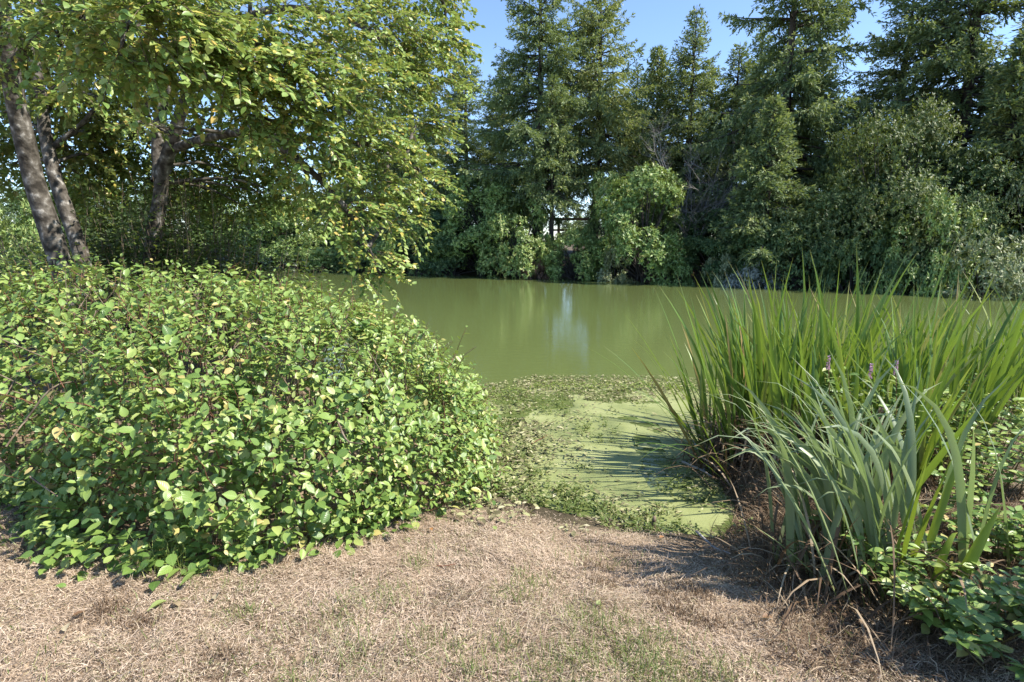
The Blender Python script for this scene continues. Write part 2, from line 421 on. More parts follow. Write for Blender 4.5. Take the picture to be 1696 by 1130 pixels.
m, N, Lk, b = mat('murky_water')
b.inputs['Base Color'].default_value = (.112, .142, .046, 1); b.inputs['Roughness'].default_value = .06; b.inputs['IOR'].default_value = 1.33
tc = N.new('ShaderNodeTexCoord'); mp = N.new('ShaderNodeMapping'); mp.inputs['Rotation'].default_value = (0, 0, math.radians(25)); mp.inputs['Scale'].default_value = (1, 2.2, 1)
Lk.new(tc.outputs['Object'], mp.inputs[0])
w1 = N.new('ShaderNodeTexNoise'); w1.inputs['Scale'].default_value = 5; w1.inputs['Detail'].default_value = 4; Lk.new(mp.outputs[0], w1.inputs[0])
w2 = N.new('ShaderNodeTexNoise'); w2.inputs['Scale'].default_value = .25; w2.inputs['Detail'].default_value = 2; Lk.new(tc.outputs['Object'], w2.inputs[0])
bp = N.new('ShaderNodeBump'); bp.inputs['Distance'].default_value = .014
Lk.new(math_node(N, Lk, 'MULTIPLY', w2.outputs[0], .5), bp.inputs['Strength'])
Lk.new(w1.outputs[0], bp.inputs['Height']); Lk.new(bp.outputs[0], b.inputs['Normal'])
water = link('water', mesh('water', [(-900, -500, WZ), (900, -500, WZ), (900, 900, WZ), (-900, 900, WZ)], [(0, 1, 2), (0, 2, 3)], m))
tag(water, kind='structure')

# ------------------------------------------------------------------ spruces
def spruce_mesh(seed, H, R, bare, dens=1.0, droop=0.0):
    """returns crown mesh and trunk mesh, base at origin"""
    global rng
    rng = np.random.default_rng(seed)
    lv = Leaves(); wood = Geo()
    tr = np.array([(0.02 * H * (noise(z * .2, 0, seed) - .5), .02 * H * (noise(z * .2, 5, seed) - .5), z) for z in np.linspace(-.3, H, 14)])
    wood.add(*tube(tr, np.linspace(.021 * H, .01, 14), 8))
    z = bare * H
    while z < H * .985:
        t = (z - bare * H) / (H * (1 - bare))
        env = 1.14 * R * (np.clip(1 - t, 0, 1) ** .8) * min(1, .65 + 2.2 * t) + .12
        for k in range(rng.integers(4, 6)):
            az = rng.random() * 2 * np.pi; L = env * rng.uniform(.5, 1.25)
            if rng.random() < .12: L *= 1.25
            up = math.radians(-14 - droop + 62 * t ** 1.3 + rng.normal(0, 7))
            n = 7; s = np.linspace(0, 1, n)
            el = up - .18 * s + (.5 * s ** 2.5)                     # upturned tip
            hd = np.array([math.cos(az), math.sin(az), 0]); sd = np.array([-math.sin(az), math.cos(az), 0])
            d = np.cos(el)[:, None] * hd + np.sin(el)[:, None] * np.array([0, 0, 1.])
            p0 = np.array([np.interp(z, tr[:, 2], tr[:, 0]), np.interp(z, tr[:, 2], tr[:, 1]), z])
            pts = np.vstack([p0, p0 + np.cumsum(d[:-1] * L / (n - 1), axis=0)])
            wood.add(*tube(pts[::2], np.linspace(.012 * L + .012, .004, 4), 4, cap=False))
            # side shoots
            m_ = max(4, int(L / .1 * dens)); ss = np.sort(rng.uniform(.12 if t > .25 else .3, 1, m_))
            for q in ss:
                bp_ = np.array([np.interp(q, s, pts[:, i]) for i in range(3)]); bd = np.array([np.interp(q, s, d[:, i]) for i in range(3)])
                ls = (.2 + .5 * L * (1 - q) * min(1, q * 3)) * rng.uniform(.6, 1.2); ls = min(ls, 1.2)
                sg = 1 if rng.random() < .5 else -1
                dr = unit(bd * .75 + sg * sd * rng.uniform(.5, 1) + np.array([0, 0, rng.uniform(-.6, .05)]))
                c = max(3, int(ls / .054)); f = (np.arange(c) + rng.random(c)) / c
                pos = bp_ + dr * (f * ls)[:, None]
                pos[:, 2] -= (.24 * ls * f ** 2)
                o = rng.normal(0, .5, (c, 3)); o[:, 2] -= .1
                ax = unit(dr + o)
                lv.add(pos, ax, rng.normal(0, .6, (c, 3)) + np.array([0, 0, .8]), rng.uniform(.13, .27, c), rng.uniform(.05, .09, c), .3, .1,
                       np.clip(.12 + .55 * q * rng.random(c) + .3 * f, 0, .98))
            lv.add(pts[-1] + np.zeros((4, 3)), unit(d[-1] + rng.normal(0, .3, (4, 3))), rng.normal(0, 1, (4, 3)), .22, .06, .3, .1, .9)
        z += rng.uniform(.18, .33) * (H / 16) / dens ** .5
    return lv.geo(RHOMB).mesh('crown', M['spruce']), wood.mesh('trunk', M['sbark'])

SPR = {'tallbare': spruce_mesh(16, 18, 4.3, .2, 1.0, 3), 'slimbare': spruce_mesh(17, 15, 3.6, .27, 1.0, 2), 'tall': spruce_mesh(11, 18, 3.9, .11, 1.0), 'wide': spruce_mesh(18, 17, 5.0, .08, .95, 4),
       'slim': spruce_mesh(13, 15, 3.0, .13, 1.0), 'young': spruce_mesh(14, 8, 2.2, .12, 1.0, 4), 'high': spruce_mesh(15, 9, 2.0, .42, 1.0, 8)}
BASEH = {'tallbare': 18, 'slimbare': 15, 'tall': 18, 'wide': 17, 'slim': 15, 'young': 8, 'high': 9}

def spruce(px, D, top, kind, rz, label, wide=1.0, grp='spruces on the far bank'):
    zt = P(px, top, D)[2]; x = P(px, 399, D)[0]; z0 = float(height(x, D)); k = (zt - z0) / BASEH[kind]
    e = empty('spruce_tree', (x, D, z0), label, 'tree', grp, rz, (k * wide, k * wide, k))
    c, t = SPR[kind]
    link('crown', c, e); link('trunk', t, e)
    return e
spruce(776, 38, 70, 'tall', .4, 'dark spruce whose pointed top shows just right of the alder leaves')
spruce(890, 33.5, -130, 'tallbare', 1.3, 'tall spruce with thick dark trunk left of the bright gap in the bank growth', .92)
spruce(985, 34.5, -80, 'slimbare', 2.2, 'slim tall spruce just right of the bright gap in the bank growth', .82)
spruce(1045, 39, 108, 'slim', 3.9, 'short spruce behind, its tip between two tall spruces', 1.1)
spruce(1078, 37, 84, 'young', .9, 'dark pointed spruce standing behind the largest round shrub', .8)
spruce(1132, 35, 8, 'slim', 5.0, 'spruce with clear spire rising over the grey leafless shrub', 1.0)
spruce(1205, 35, 70, 'slim', 2.9, 'narrow spruce tucked against the left side of the broadest spruce', 1.2)
spruce(832, 39, 105, 'slim', 4.4, 'spruce squeezed between the alder leaves and the thick trunked tall spruce', 1.2)
spruce(1165, 38, 105, 'slim', .2, 'farther spruce in the dark row left of the broadest spruce', 1.4)
spruce(1287, 30, -330, 'wide', 3.1, 'broadest spruce with upswept branches in the middle of the far bank', .78)
spruce(1265, 25.5, 165, 'young', 1.1, 'young bright spruce standing in front of the broadest spruce', .95)
spruce(1338, 36, 75, 'slim', 5.7, 'spruce standing behind the right flank of the broadest spruce', 1.1)
spruce(1238, 37, 45, 'slim', 3.3, 'spruce standing behind the left flank of the broadest spruce', 1.1)
spruce(1400, 32, 150, 'slim', 1.9, 'low dark spruce in the notch of sky right of the broadest spruce', 1.4)
spruce(1468, 30, -50, 'tall', .3, 'spruce rising behind the large leafy tree at the water', 1.2)
spruce(1572, 28, -330, 'wide', 5.2, 'very tall dark spruce with bare lower boughs towards the end of the bank', .92)
spruce(1690, 27, -160, 'tall', 2.5, 'tall dark spruce at the edge of the view beyond the reeds', 1.15)
spruce(1655, 23.6, 55, 'young', 4.4, 'young spruce with bright tufted tips before the dark tall spruces', 1.0)
spruce(914, 31, 128, 'high', .7, 'small spruce on a bare pole trunk standing in the bright gap', .8)
spruce(690, 41, 20, 'tall', 2.0, 'dark spruce filling the space behind the drooping alder boughs', 1.1)
spruce(600, 46, 60, 'tall', 4.1, 'distant spruce glimpsed through the middle of the alder crown', 1.2)
for i, (px, D, top, kd, lb) in enumerate([(978, 95, 342, 'young', 'tiny distant spruce seen right in the bright gap'), (957, 110, 352, 'young', 'tiny distant spruce left of another in the bright gap'),
                                     (1010, 90, 340, 'young', 'faraway spruce half behind the round shrub by the gap'), (938, 120, 356, 'young', 'farthest low spruce above the rusty frame in the gap')]):
    spruce(px, D, top, kd, i * 1.7, lb, 1.3, 'distant spruces beyond the gap')
e = spruce(1900, 23, -300, 'wide', 1.0, 'tall spruce just outside the view at the reed end of the bank')

# ------------------------------------------------------------------ shrubs on the far bank
def shrub_mesh(seed, rx, rz, lumps, shoots, leafL, mt, loose=0.0, open_=0.0):
    global rng
    rng = np.random.default_rng(seed)
    lv = Leaves(); wd = Geo()
    for k in range(lumps):
        th = rng.random() * 2 * np.pi; h = rng.random() ** 1.15
        rr = rx * (math.sqrt(max(0, 1 - (h * .95) ** 2.4)) * rng.uniform(.6, 1.02))
        c = np.array([math.cos(th) * rr, math.sin(th) * rr, .07 * rz + h * rz * .84])
        r = rng.uniform(.16, .31) * min(rx, rz) * (1 + loose * rng.random())
        st = curve([np.array([0, 0, -.2]) + rng.normal(0, .12, 3), np.array([c[0] * .4, c[1] * .4, c[2] * .55]), c], 5)
        wd.add(*tube(st, np.linspace(.05, .015, 5), 5, cap=False))
        out = unit(np.array([c[0], c[1], .0]) + 1e-3) * .7 + np.array([0, 0, .75])
        n = int(shoots * rng.uniform(.7, 1.3) * (r / (.23 * min(rx, rz))) ** 2)
        d = unit(rng.normal(0, 1, (n, 3)) + out * 1.1)
        rad = r * rng.uniform(.45, 1.08 + loose, n) * (1 + .35 * (fbm(d[:, 0] * 3 + k, d[:, 2] * 3, seed) - .5))
        base = c + d * rad[:, None] * np.array([1.1, 1.1, .9])
        nl = 6
        for j in range(nl):
            az = rng.random(n) * 2 * np.pi
            t1 = unit(np.cross(d, np.array([.3, .1, 1.]))); t2 = np.cross(d, t1)
            side = np.cos(az)[:, None] * t1 + np.sin(az)[:, None] * t2
            ax = unit(d * .55 + side + np.array([0, 0, .25]))
            p = base + d * (rng.random(n) * leafL * .9)[:, None]
            lv.add(p, ax, d + .5 * np.array([0, 0, 1]) + rng.normal(0, .3, (n, 3)), leafL * rng.uniform(.7, 1.2, n), leafL * rng.uniform(.32, .46, n), .25, .15,
                   np.clip(rng.random(n) * .8 + .15 * (rad / r), 0, .99))
    return lv.geo(RHOMB).mesh('crown', mt), wd.mesh('stems', M['sbark'])

def bare_mesh(seed, H, R, mt, nb=26):
    global rng
    rng = np.random.default_rng(seed); g = Geo()
    def grow_(p, d, L, r, lev):
        n = 5; pts = [p]
        for i in range(n - 1):
            d = unit(d + rng.normal(0, .13, 3) + np.array([0, 0, .05])); pts.append(pts[-1] + d * L / (n - 1))
        g.add(*tube(pts, np.linspace(r, r * .45, n), 3 if lev else 5, cap=False))
        if lev < 3:
            for k in range([5, 7, 6][lev]):
                i = rng.integers(1, n); dd = unit(d + rng.normal(0, .6, 3)); dd[2] = abs(dd[2]) * .9
                grow_(np.array(pts[i]), unit(dd), L * rng.uniform(.35, .65), r * .5, lev + 1)
    for k in range(7):
        az = rng.random() * 6.28; grow_(np.array([0, 0, -.2]), unit(np.array([math.cos(az) * R / H, math.sin(az) * R / H, 1.])), H * rng.uniform(.6, .8), .035, 0)
    return g.mesh('branches', mt)

SH = {'round': shrub_mesh(21, 2.0, 4.6, 58, 72, .15, M['bush']), 'dome': shrub_mesh(22, 1.9, 3.0, 42, 66, .145, M['bush']),
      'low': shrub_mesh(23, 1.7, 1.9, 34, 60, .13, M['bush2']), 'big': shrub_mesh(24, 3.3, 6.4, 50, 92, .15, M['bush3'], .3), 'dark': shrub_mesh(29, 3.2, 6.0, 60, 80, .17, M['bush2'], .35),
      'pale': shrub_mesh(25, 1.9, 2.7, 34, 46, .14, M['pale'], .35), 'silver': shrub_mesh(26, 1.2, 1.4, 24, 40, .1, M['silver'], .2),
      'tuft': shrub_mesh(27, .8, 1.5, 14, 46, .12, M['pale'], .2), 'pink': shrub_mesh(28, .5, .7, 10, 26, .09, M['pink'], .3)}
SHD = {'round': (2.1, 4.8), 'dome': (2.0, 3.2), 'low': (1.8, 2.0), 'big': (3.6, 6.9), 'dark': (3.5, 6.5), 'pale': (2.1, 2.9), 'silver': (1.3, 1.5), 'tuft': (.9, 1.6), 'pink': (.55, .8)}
def shrub(px, off, top, wpx, kind, rz, label, name='bank_shrub', grp='shrubs along the far bank', cat='shrub', D=None):
    u = (px - 848) / FPX
    D = D or 31 / (1 + .577 * u) + off - .55
    zt = P(px, top, D)[2]; x = P(px, 399, D)[0]; z0 = float(height(x, D)) - .05
    r, h = SHD[kind]; sx = wpx * .5 / FPX * D / r
    e = empty(name, (x, D, z0), label, cat, grp, rz, (sx, sx, (zt - z0) / h))
    c, t = SH[kind]; link('crown', c, e); link('stems', t, e)
    return e
B = [(478, 1.5, 318, 130, 'round', .2, 'tall shrub on the far bank glimpsed left of the drooping alder bough'),
     (425, 3, 345, 120, 'dome', 1.2, 'shrub on the far bank at the bend where the water narrows'),
     (120, 1.5, 292, 230, 'dark', .5, 'broad shaded tree across the water behind the leaning alder trunks'),
     (235, 2.0, 280, 230, 'dark', 2.5, 'broad tree across the water seen left of the forked alder'),
     (335, 2.0, 296, 200, 'big', 4.2, 'broad tree across the water seen right of the forked alder'),
     (395, 1.2, 330, 140, 'dome', 3.1, 'shrub on the far bank left of the bend in the water'),
     (170, .6, 370, 160, 'dome', 1.9, 'low shrub across the water low between the alder trunks'),
     (290, .6, 372, 150, 'dome', 5.1, 'low shrub across the water right of the forked alder foot'),
     (548, .8, 378, 120, 'dome', 2.1, 'rounded shrub on the far bank below the hanging alder sprays'),
     (618, 1.0, 392, 110, 'low', .9, 'dark low shrub on the far bank behind the lowest alder twigs'),
     (690, 1.2, 352, 130, 'dome', 3.0, 'wide shrub on the far bank right of the lowest alder twigs'),
     (745, .6, 392, 110, 'low', 4.0, 'dark overhanging shrub with a yellow sprig near the water'),
     (800, 1.8, 286, 135, 'round', 1.0, 'tall shrub on the far bank left of the bright gap, behind two lower ones'),
     (862, .9, 330, 120, 'dome', 5.0, 'sunlit dome shrub at the foot of the thick spruce trunk'),
     (952, .7, 376, 95, 'dome', .5, 'rounded shrub directly below the rusty red frame'),
     (1006, 2.2, 282, 84, 'round', 2.6, 'narrow shrub between the bright gap and the largest round shrub'),
     (1068, .9, 272, 150, 'round', 4.4, 'largest round sunlit shrub on the far bank'),
     (1022, .3, 412, 60, 'tuft', .1, 'small pale shrub at the water in front of the largest round shrub'),
     (1115, .3, 425, 70, 'dome', 1.5, 'low end of green growth trailing right of the largest round shrub'),
     (1180, 1.6, 395, 110, 'low', 2.2, 'dark low shrub under the grey leafless shrub'),
     (1255, 1.2, 380, 130, 'low', 3.3, 'dark shrub beneath the young bright spruce'),
     (1243, .3, 428, 100, 'silver', .4, 'silver grey shrub at the water under the spruces'),
     (1192, .3, 425, 60, 'tuft', 2.0, 'pale sparse sapling beside the silver grey shrub'),
     (1330, 1.0, 365, 140, 'low', .8, 'dark green shrub between the silver shrub and the large leafy tree'),
     (1375, 2.5, 290, 170, 'dark', 2.0, 'dark broadleaf growth left of the large leafy tree'),
     (1455, 2.0, 172, 215, 'big', .6, 'large leafy tree with sunlit crown leaning over the water'),
     (1420, .4, 395, 120, 'low', 4.8, 'dark shrub hanging over the water under the large leafy tree'),
     (1530, 2.6, 235, 190, 'dark', 3.3, 'dark broadleaf growth right of and behind the large leafy tree'),
     (1538, .6, 322, 150, 'dome', 3.6, 'shrub with sunlit pale top right of the large leafy tree'),
     (1590, 1.8, 330, 120, 'low', 5.5, 'dark shrub below the very tall dark spruce'),
     (1640, .2, 372, 170, 'pale', 1.4, 'pale sparse shrub overhanging the water behind the reeds'),
     (1705, 1.4, 270, 130, 'pale', 2.9, 'tall pale shrub at the edge of the view on the far bank'),
     (886, .1, 428, 42, 'pink', .3, 'small reddish shrub at the water below the sunlit dome shrub'),
     (490, .3, 425, 30, 'pink', 1.3, 'tiny reddish shrub at the far bend of the water'),
     (1510, .1, 430, 120, 'low', 2.5, 'lowest dark shrub touching the water right of the large leafy tree')]
for a in B: shrub(*a)
TH = [(500, 5, 330, 180), (640, 6, 350, 180), (760, 5, 350, 160), (1090, 5, 350, 170), (1200, 5, 350, 170), (1300, 4.5, 330, 180), (1500, 5, 330, 200), (1620, 5, 320, 200)]
TL = ['shaded undergrowth behind the rounded shrub below the hanging alder sprays', 'shaded undergrowth behind the low shrub by the lowest alder twigs', 'shaded undergrowth behind the overhanging shrub with a yellow sprig',
      'shaded undergrowth right behind the largest round sunlit shrub', 'shaded undergrowth behind the grey leafless shrub', 'shaded undergrowth under the broadest spruce', 'shaded undergrowth between the large leafy tree and the very tall dark spruce', 'shaded undergrowth behind the pale sparse overhanging shrub']
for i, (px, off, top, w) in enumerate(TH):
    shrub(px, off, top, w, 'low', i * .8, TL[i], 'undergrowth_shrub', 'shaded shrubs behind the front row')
shrub(18, 0, 322, 150, 'dome', .7, 'sunlit yellow green shrub beyond the leaning alder trunks', 'sunlit_shrub', None, 'shrub', 15)
shrub(-70, 0, 300, 170, 'round', 1.7, 'sunlit shrub at the edge of the view left of the alder trunks', 'sunlit_shrub', None, 'shrub', 17)
e0 = P(1138, 399, 29.5)
e = empty('leafless_shrub', (e0[0], 29.5, float(height(e0[0], 29.5))), 'tall grey leafless shrub beside the largest round shrub', 'shrub')
link('branches', bare_mesh(31, 5.6, 1.9, M['greytwig']), e)
e0 = P(1100, 399, 28.6)

# rusty frame behind the gap
fx0, fx1, fD = P(925, 399, 38)[0], P(975, 399, 38)[0], 38
z0 = float(height((fx0 + fx1) / 2, fD)) - .05; zt = P(930, 361, fD)[2]
e = empty('wooden_frame', ((fx0 + fx1) / 2, fD, z0), 'rusty red wooden fence frame standing in the gap on the far bank', 'fence')
def box(a, b_):
    a, b_ = np.minimum(a, b_), np.maximum(a, b_)
    V = np.array([[(a, b_)[i][0], (a, b_)[j][1], (a, b_)[k][2]] for i in (0, 1) for j in (0, 1) for k in (0, 1)])
    return V, np.array([(0, 1, 3), (0, 3, 2), (4, 6, 7), (4, 7, 5), (0, 4, 5), (0, 5, 1), (2, 3, 7), (2, 7, 6), (0, 2, 6), (0, 6, 4), (1, 5, 7), (1, 7, 3)])
def bx(name, a, b_, mt, par):
    g = Geo(); g.add(*box(np.array(a), np.array(b_))); V, T, U, R = g.data()
    return link(name, mesh(name, V - np.array(par.location), T, mt, U, R, flat=True), par)
bx('post', (fx0 - .09, fD - .09, z0), (fx0 + .09, fD + .09, zt - .16), M['rail'], e)
bx('post', (fx1 - .09, fD - .09, z0), (fx1 + .09, fD + .09, zt - .16), M['rail'], e)
bx('top_rail', (fx0 - .2, fD - .08, zt - .16), (fx1 + .5, fD + .08, zt), M['rail'], e)
bx('rail', (fx0 - .7, fD - .16, zt - .85), (fx1 + .6, fD - .092, zt - .72), M['rail'], e)
bx('rail', (fx0 - .7, fD - .16, zt - 1.6), (fx1 + .6, fD - .092, zt - 1.47), M['rail'], e)

# ------------------------------------------------------------------ alders on our bank
rng = np.random.default_rng(41)
def alder(label, stems, limbs, clusters, base, parts=280):
    e = empty('alder_tree', base, label, 'tree', 'alders on the near bank')
    tk = Geo(); nodes = []
    for pts, r0, r1 in stems:
        c = curve(pts, 18); rr = np.linspace(r0, r1, 18)
        rr = rr * (1 + .12 * (fbm(np.linspace(0, 7, 18), 0 * rr + r0 * 50, 3) - .5)); rr[:2] *= (1.35, 1.12)
        tk.add(*tube(c, rr, 14, .1)); nodes.append(c[5:])
    tk.build('trunk', M['bark'], e)
    lb = Geo()
    for pts, r0, r1 in limbs:
        c = curve(pts, 12); lb.add(*tube(c, np.linspace(r0, r1, 12), 7, .15)); nodes.append(c[3:])
    nodes = np.vstack(nodes)
    tw = Geo(); lv = Leaves()
    for (px, py, D, r, n) in clusters:
        c = P(px, py, D)
        j = np.argmin(np.linalg.norm(nodes - c, axis=1) + .35 * np.maximum(nodes[:, 2] - c[2], 0)); a = nodes[j]
        mid = (a + c) / 2 + np.array([0, 0, .12 * np.linalg.norm(c - a)]) + rng.normal(0, .08, 3)
        lb.add(*tube(curve([a, mid, c], 8), np.linspace(.035, .012, 8), 5, .15, False))
        n = int(n * (1.85 if D < 9.4 else 2.9)); out = unit(c - np.array([base[0], base[1], c[2]]) + 1e-6)
        for s in range(n):
            d = unit(rng.normal(0, 1, 3) * np.array([1, 1, .75]) + out * .4)
            st = c + d * r * rng.uniform(0.05, .55); L = rng.uniform(.35, .75) * (.5 + .5 * r)
            dd = unit(d * .9 + out * .35 + np.array([0, 0, -.25]))
            k = 6; t = np.linspace(0, 1, k)
            pts = st + dd * (t * L)[:, None] + np.array([0, 0, -1.]) * (.22 * L * t ** 2)[:, None]
            if D < 9.5 or s % 2 == 0: tw.add(*tube(pts[::2] if D > 7 else pts, np.linspace(.005, .002, 3 if D > 7 else k), 3, 0, False))
            bk = D >= 9.4; nl = int(L / (.0225 if bk else .0162)); f = np.sort(rng.uniform(.1, 1.0, nl))
            pos = np.stack([np.interp(f, t, pts[:, q]) for q in range(3)], 1)
            sd = unit(np.cross(dd, np.array([0, 0, 1.])) + rng.normal(0, .2, 3))
            sg = np.where(np.arange(nl) % 2, 1, -1)[:, None]
            ax = unit(dd * rng.uniform(.2, .9, (nl, 1)) + sd * sg * rng.uniform(.4, 1, (nl, 1)) + np.array([0, 0, -.15]) + rng.normal(0, .25, (nl, 3)))
            nr = np.array([0, 0, 1.]) + .35 * out + rng.normal(0, .38, (nl, 3))
            ll = rng.uniform(.05, .1, nl) * (1.25 if bk else .9 if D > 6.8 else 1)
            lv.add(pos + sd * sg * .015, ax, nr, ll, ll * rng.uniform(.56, .74, nl), .2, rng.uniform(-.02, .25, nl), np.clip(rng.random() * .5 + rng.random(nl) * .5, 0, 1))
    lb.build('limbs', M['bark'], e); tw.build('twigs', M['twig'], e, 'stuff')
    lv.split(e, M['alder'], ALD, ALDD, parts, 'leaf', 'crown')
    return e
g0 = lambda p: np.array([p[0], p[1], float(height(p[0], p[1])) - .06])
bA = g0(P(128, 585, 8.4))
alder('nearest leaning alder with thick pale mottled trunk', [([bA, P(108, 470, 8.4), P(84, 385, 8.4), P(60, 310, 8.4), P(40, 230, 8.3), P(22, 150, 8.2), P(6, 40, 8.0), P(-10, -120, 7.8), P(-5, -300, 7.7)], .155, .09)],
      [([P(16, 110, 8.15), P(60, 60, 7.6), P(140, 30, 6.8), P(230, 10, 6.0)], .045, .015), ([P(18, 130, 8.2), P(70, 20, 7.5), P(130, -40, 6.8)], .05, .02), ([P(2, 10, 8), P(100, -120, 7.6), P(240, -170, 7.2)], .05, .02)],
      [(225, 45, 5.6, .7, 30), (140, 20, 6.2, .75, 30), (290, 20, 5.8, .7, 28), (60, 25, 7, .8, 28), (200, 105, 5.8, .4, 14), (110, 95, 7, .55, 18), (230, -80, 6.4, 1, 14), (80, -90, 7, 1, 14), (-40, 60, 7.5, .8, 20), (-60, -60, 7, 1, 16)], bA, 260)
bB = g0(P(150, 565, 9.0))
alder('second leaning alder trunk just behind the nearest one', [([bB, P(138, 440, 9.2), P(112, 355, 9.3), P(90, 290, 9.4), P(76, 225, 9.5), P(66, 150, 9.6), P(50, 40, 9.8), P(40, -120, 10)], .125, .06)],
      [([P(80, 250, 9.5), P(140, 200, 9.6), P(200, 120, 9.8)], .05, .015), ([P(70, 180, 9.6), P(120, 100, 10), P(170, 20, 10.4)], .05, .015), ([P(60, 100, 9.7), P(10, 40, 10), P(-60, 20, 10)], .05, .015)],
      [(130, 150, 9.6, .8, 26), (175, 80, 10, .9, 26), (120, 250, 10, .6, 16), (60, 90, 10, .9, 22), (170, 215, 10.3, .5, 12), (150, 0, 10.5, 1, 22), (20, 60, 10, .9, 16), (-40, 200, 10, .8, 14), (60, 250, 10.6, .5, 10), (150, 300, 10.2, .6, 16), (20, 230, 10.4, .7, 16), (110, 320, 10.6, .6, 14), (190, 275, 10.6, .5, 12), (20, 130, 10.4, .8, 16), (10, 285, 10.8, .6, 16), (-20, 180, 10.6, .8, 14), (90, 190, 10.2, .8, 18), (160, 240, 10.4, .6, 14), (110, 30, 9.9, .9, 14)], bB, 60)
bC = g0(P(255, 540, 10))
alder('forked alder with spreading boughs that droop over the water', [([bC, P(250, 430, 10), P(264, 340, 10), P(270, 285, 9.9), P(284, 240, 9.8), P(300, 185, 9.7), P(314, 140, 9.6), P(345, 20, 9.4), P(380, -140, 9.2), P(400, -280, 9.2)], .135, .06),
       ([P(268, 300, 9.95), P(262, 250, 10.1), P(266, 190, 10.2), P(282, 140, 10.3), P(290, 20, 10.5), P(270, -130, 10.7)], .12, .04)],
      [([P(292, 245, 9.8), P(330, 232, 9.3), P(385, 220, 8.6), P(440, 225, 7.9), P(500, 270, 7.4), P(560, 330, 7.2), P(600, 390, 7.3), P(625, 440, 7.4)], .075, .015),
       ([P(314, 140, 9.6), P(380, 100, 8.6), P(450, 80, 7.6), P(520, 130, 7.0), P(580, 190, 6.9)], .07, .02),
       ([P(330, 80, 9.5), P(430, 20, 9.2), P(540, 20, 9.0), P(640, 70, 8.9), P(720, 140, 8.9)], .07, .015),
       ([P(440, 225, 7.9), P(520, 230, 7.9), P(610, 240, 8.0), P(690, 280, 8.2)], .045, .012),
       ([P(345, 20, 9.4), P(480, -60, 9), P(620, -70, 9), P(720, -20, 9)], .06, .015),
       ([P(264, 230, 10.1), P(246, 190, 9.8), P(238, 130, 9.4)], .04, .015),
       ([P(300, 185, 9.7), P(360, 180, 9.9), P(420, 170, 10)], .04, .012)],
      [(330, 70, 6.2, .65, 26), (400, 110, 6.3, .65, 30), (470, 110, 6.6, .7, 30), (540, 70, 7.6, .85, 34), (450, 40, 7, .8, 30), (620, 40, 8.4, .95, 36), (690, 60, 9, .85, 32),
       (715, 130, 9, .6, 22), (640, 130, 8.4, .85, 36), (560, 160, 7.2, .75, 34), (480, 190, 6.8, .6, 26), (415, 190, 6.6, .5, 16), (600, 220, 7.8, .8, 34), (690, 210, 8.8, .75, 30),
       (530, 260, 7.3, .65, 30), (620, 300, 7.8, .65, 28), (690, 300, 8.5, .55, 20), (575, 340, 7.3, .5, 24), (660, 360, 8.1, .45, 16), (560, 395, 7.3, .3, 8), (615, 420, 7.4, .28, 9),
       (600, 455, 7.4, .18, 6), (630, 455, 7.4, .16, 5), (740, 60, 9.4, .4, 10), (520, 320, 8, .4, 12), (480, 290, 8.3, .3, 8), (360, 40, 7.4, .8, 26), (300, 110, 6.6, .5, 14), (270, 70, 7.6, .7, 18), (225, 205, 8.6, .3, 7), (260, 210, 8.3, .22, 5),
       (210, 170, 10.6, .6, 12), (370, 260, 11, .6, 14), (340, 200, 11, .6, 10), (420, 270, 11, .5, 10), (390, 160, 11, .8, 16), (440, 320, 11, .4, 9), (350, 320, 11.5, .6, 18), (310, 265, 11, .5, 12), (400, 215, 11.2, .6, 14), (450, 255, 11.2, .5, 11), (230, 300, 11, .6, 14), (410, 345, 11, .5, 14), (210, 235, 11, .5, 8), (460, 200, 10.5, .6, 14), (240, 250, 11, .7, 16), (330, 230, 11.2, .6, 16), (380, 290, 11.3, .6, 16), (440, 240, 10.8, .6, 14), (480, 330, 11, .5, 12), (290, 290, 11.2, .6, 14), (200, 200, 11, .6, 12), (460, 290, 11, .5, 12), (300, 330, 11, .6, 14), (360, 120, 10.6, .9, 14), (230, 110, 10.8, .8, 14), (320, 30, 10.6, .9, 12), (440, 130, 10, .8, 12),
       (400, -70, 8, 1.1, 14), (560, -70, 8.6, 1.2, 14), (680, -60, 9.2, 1, 12), (300, -60, 9.5, 1.1, 8), (460, -30, 9, 1, 14), (580, 20, 9.6, .9, 20), (700, 0, 9.6, .7, 16)], bC, 300)

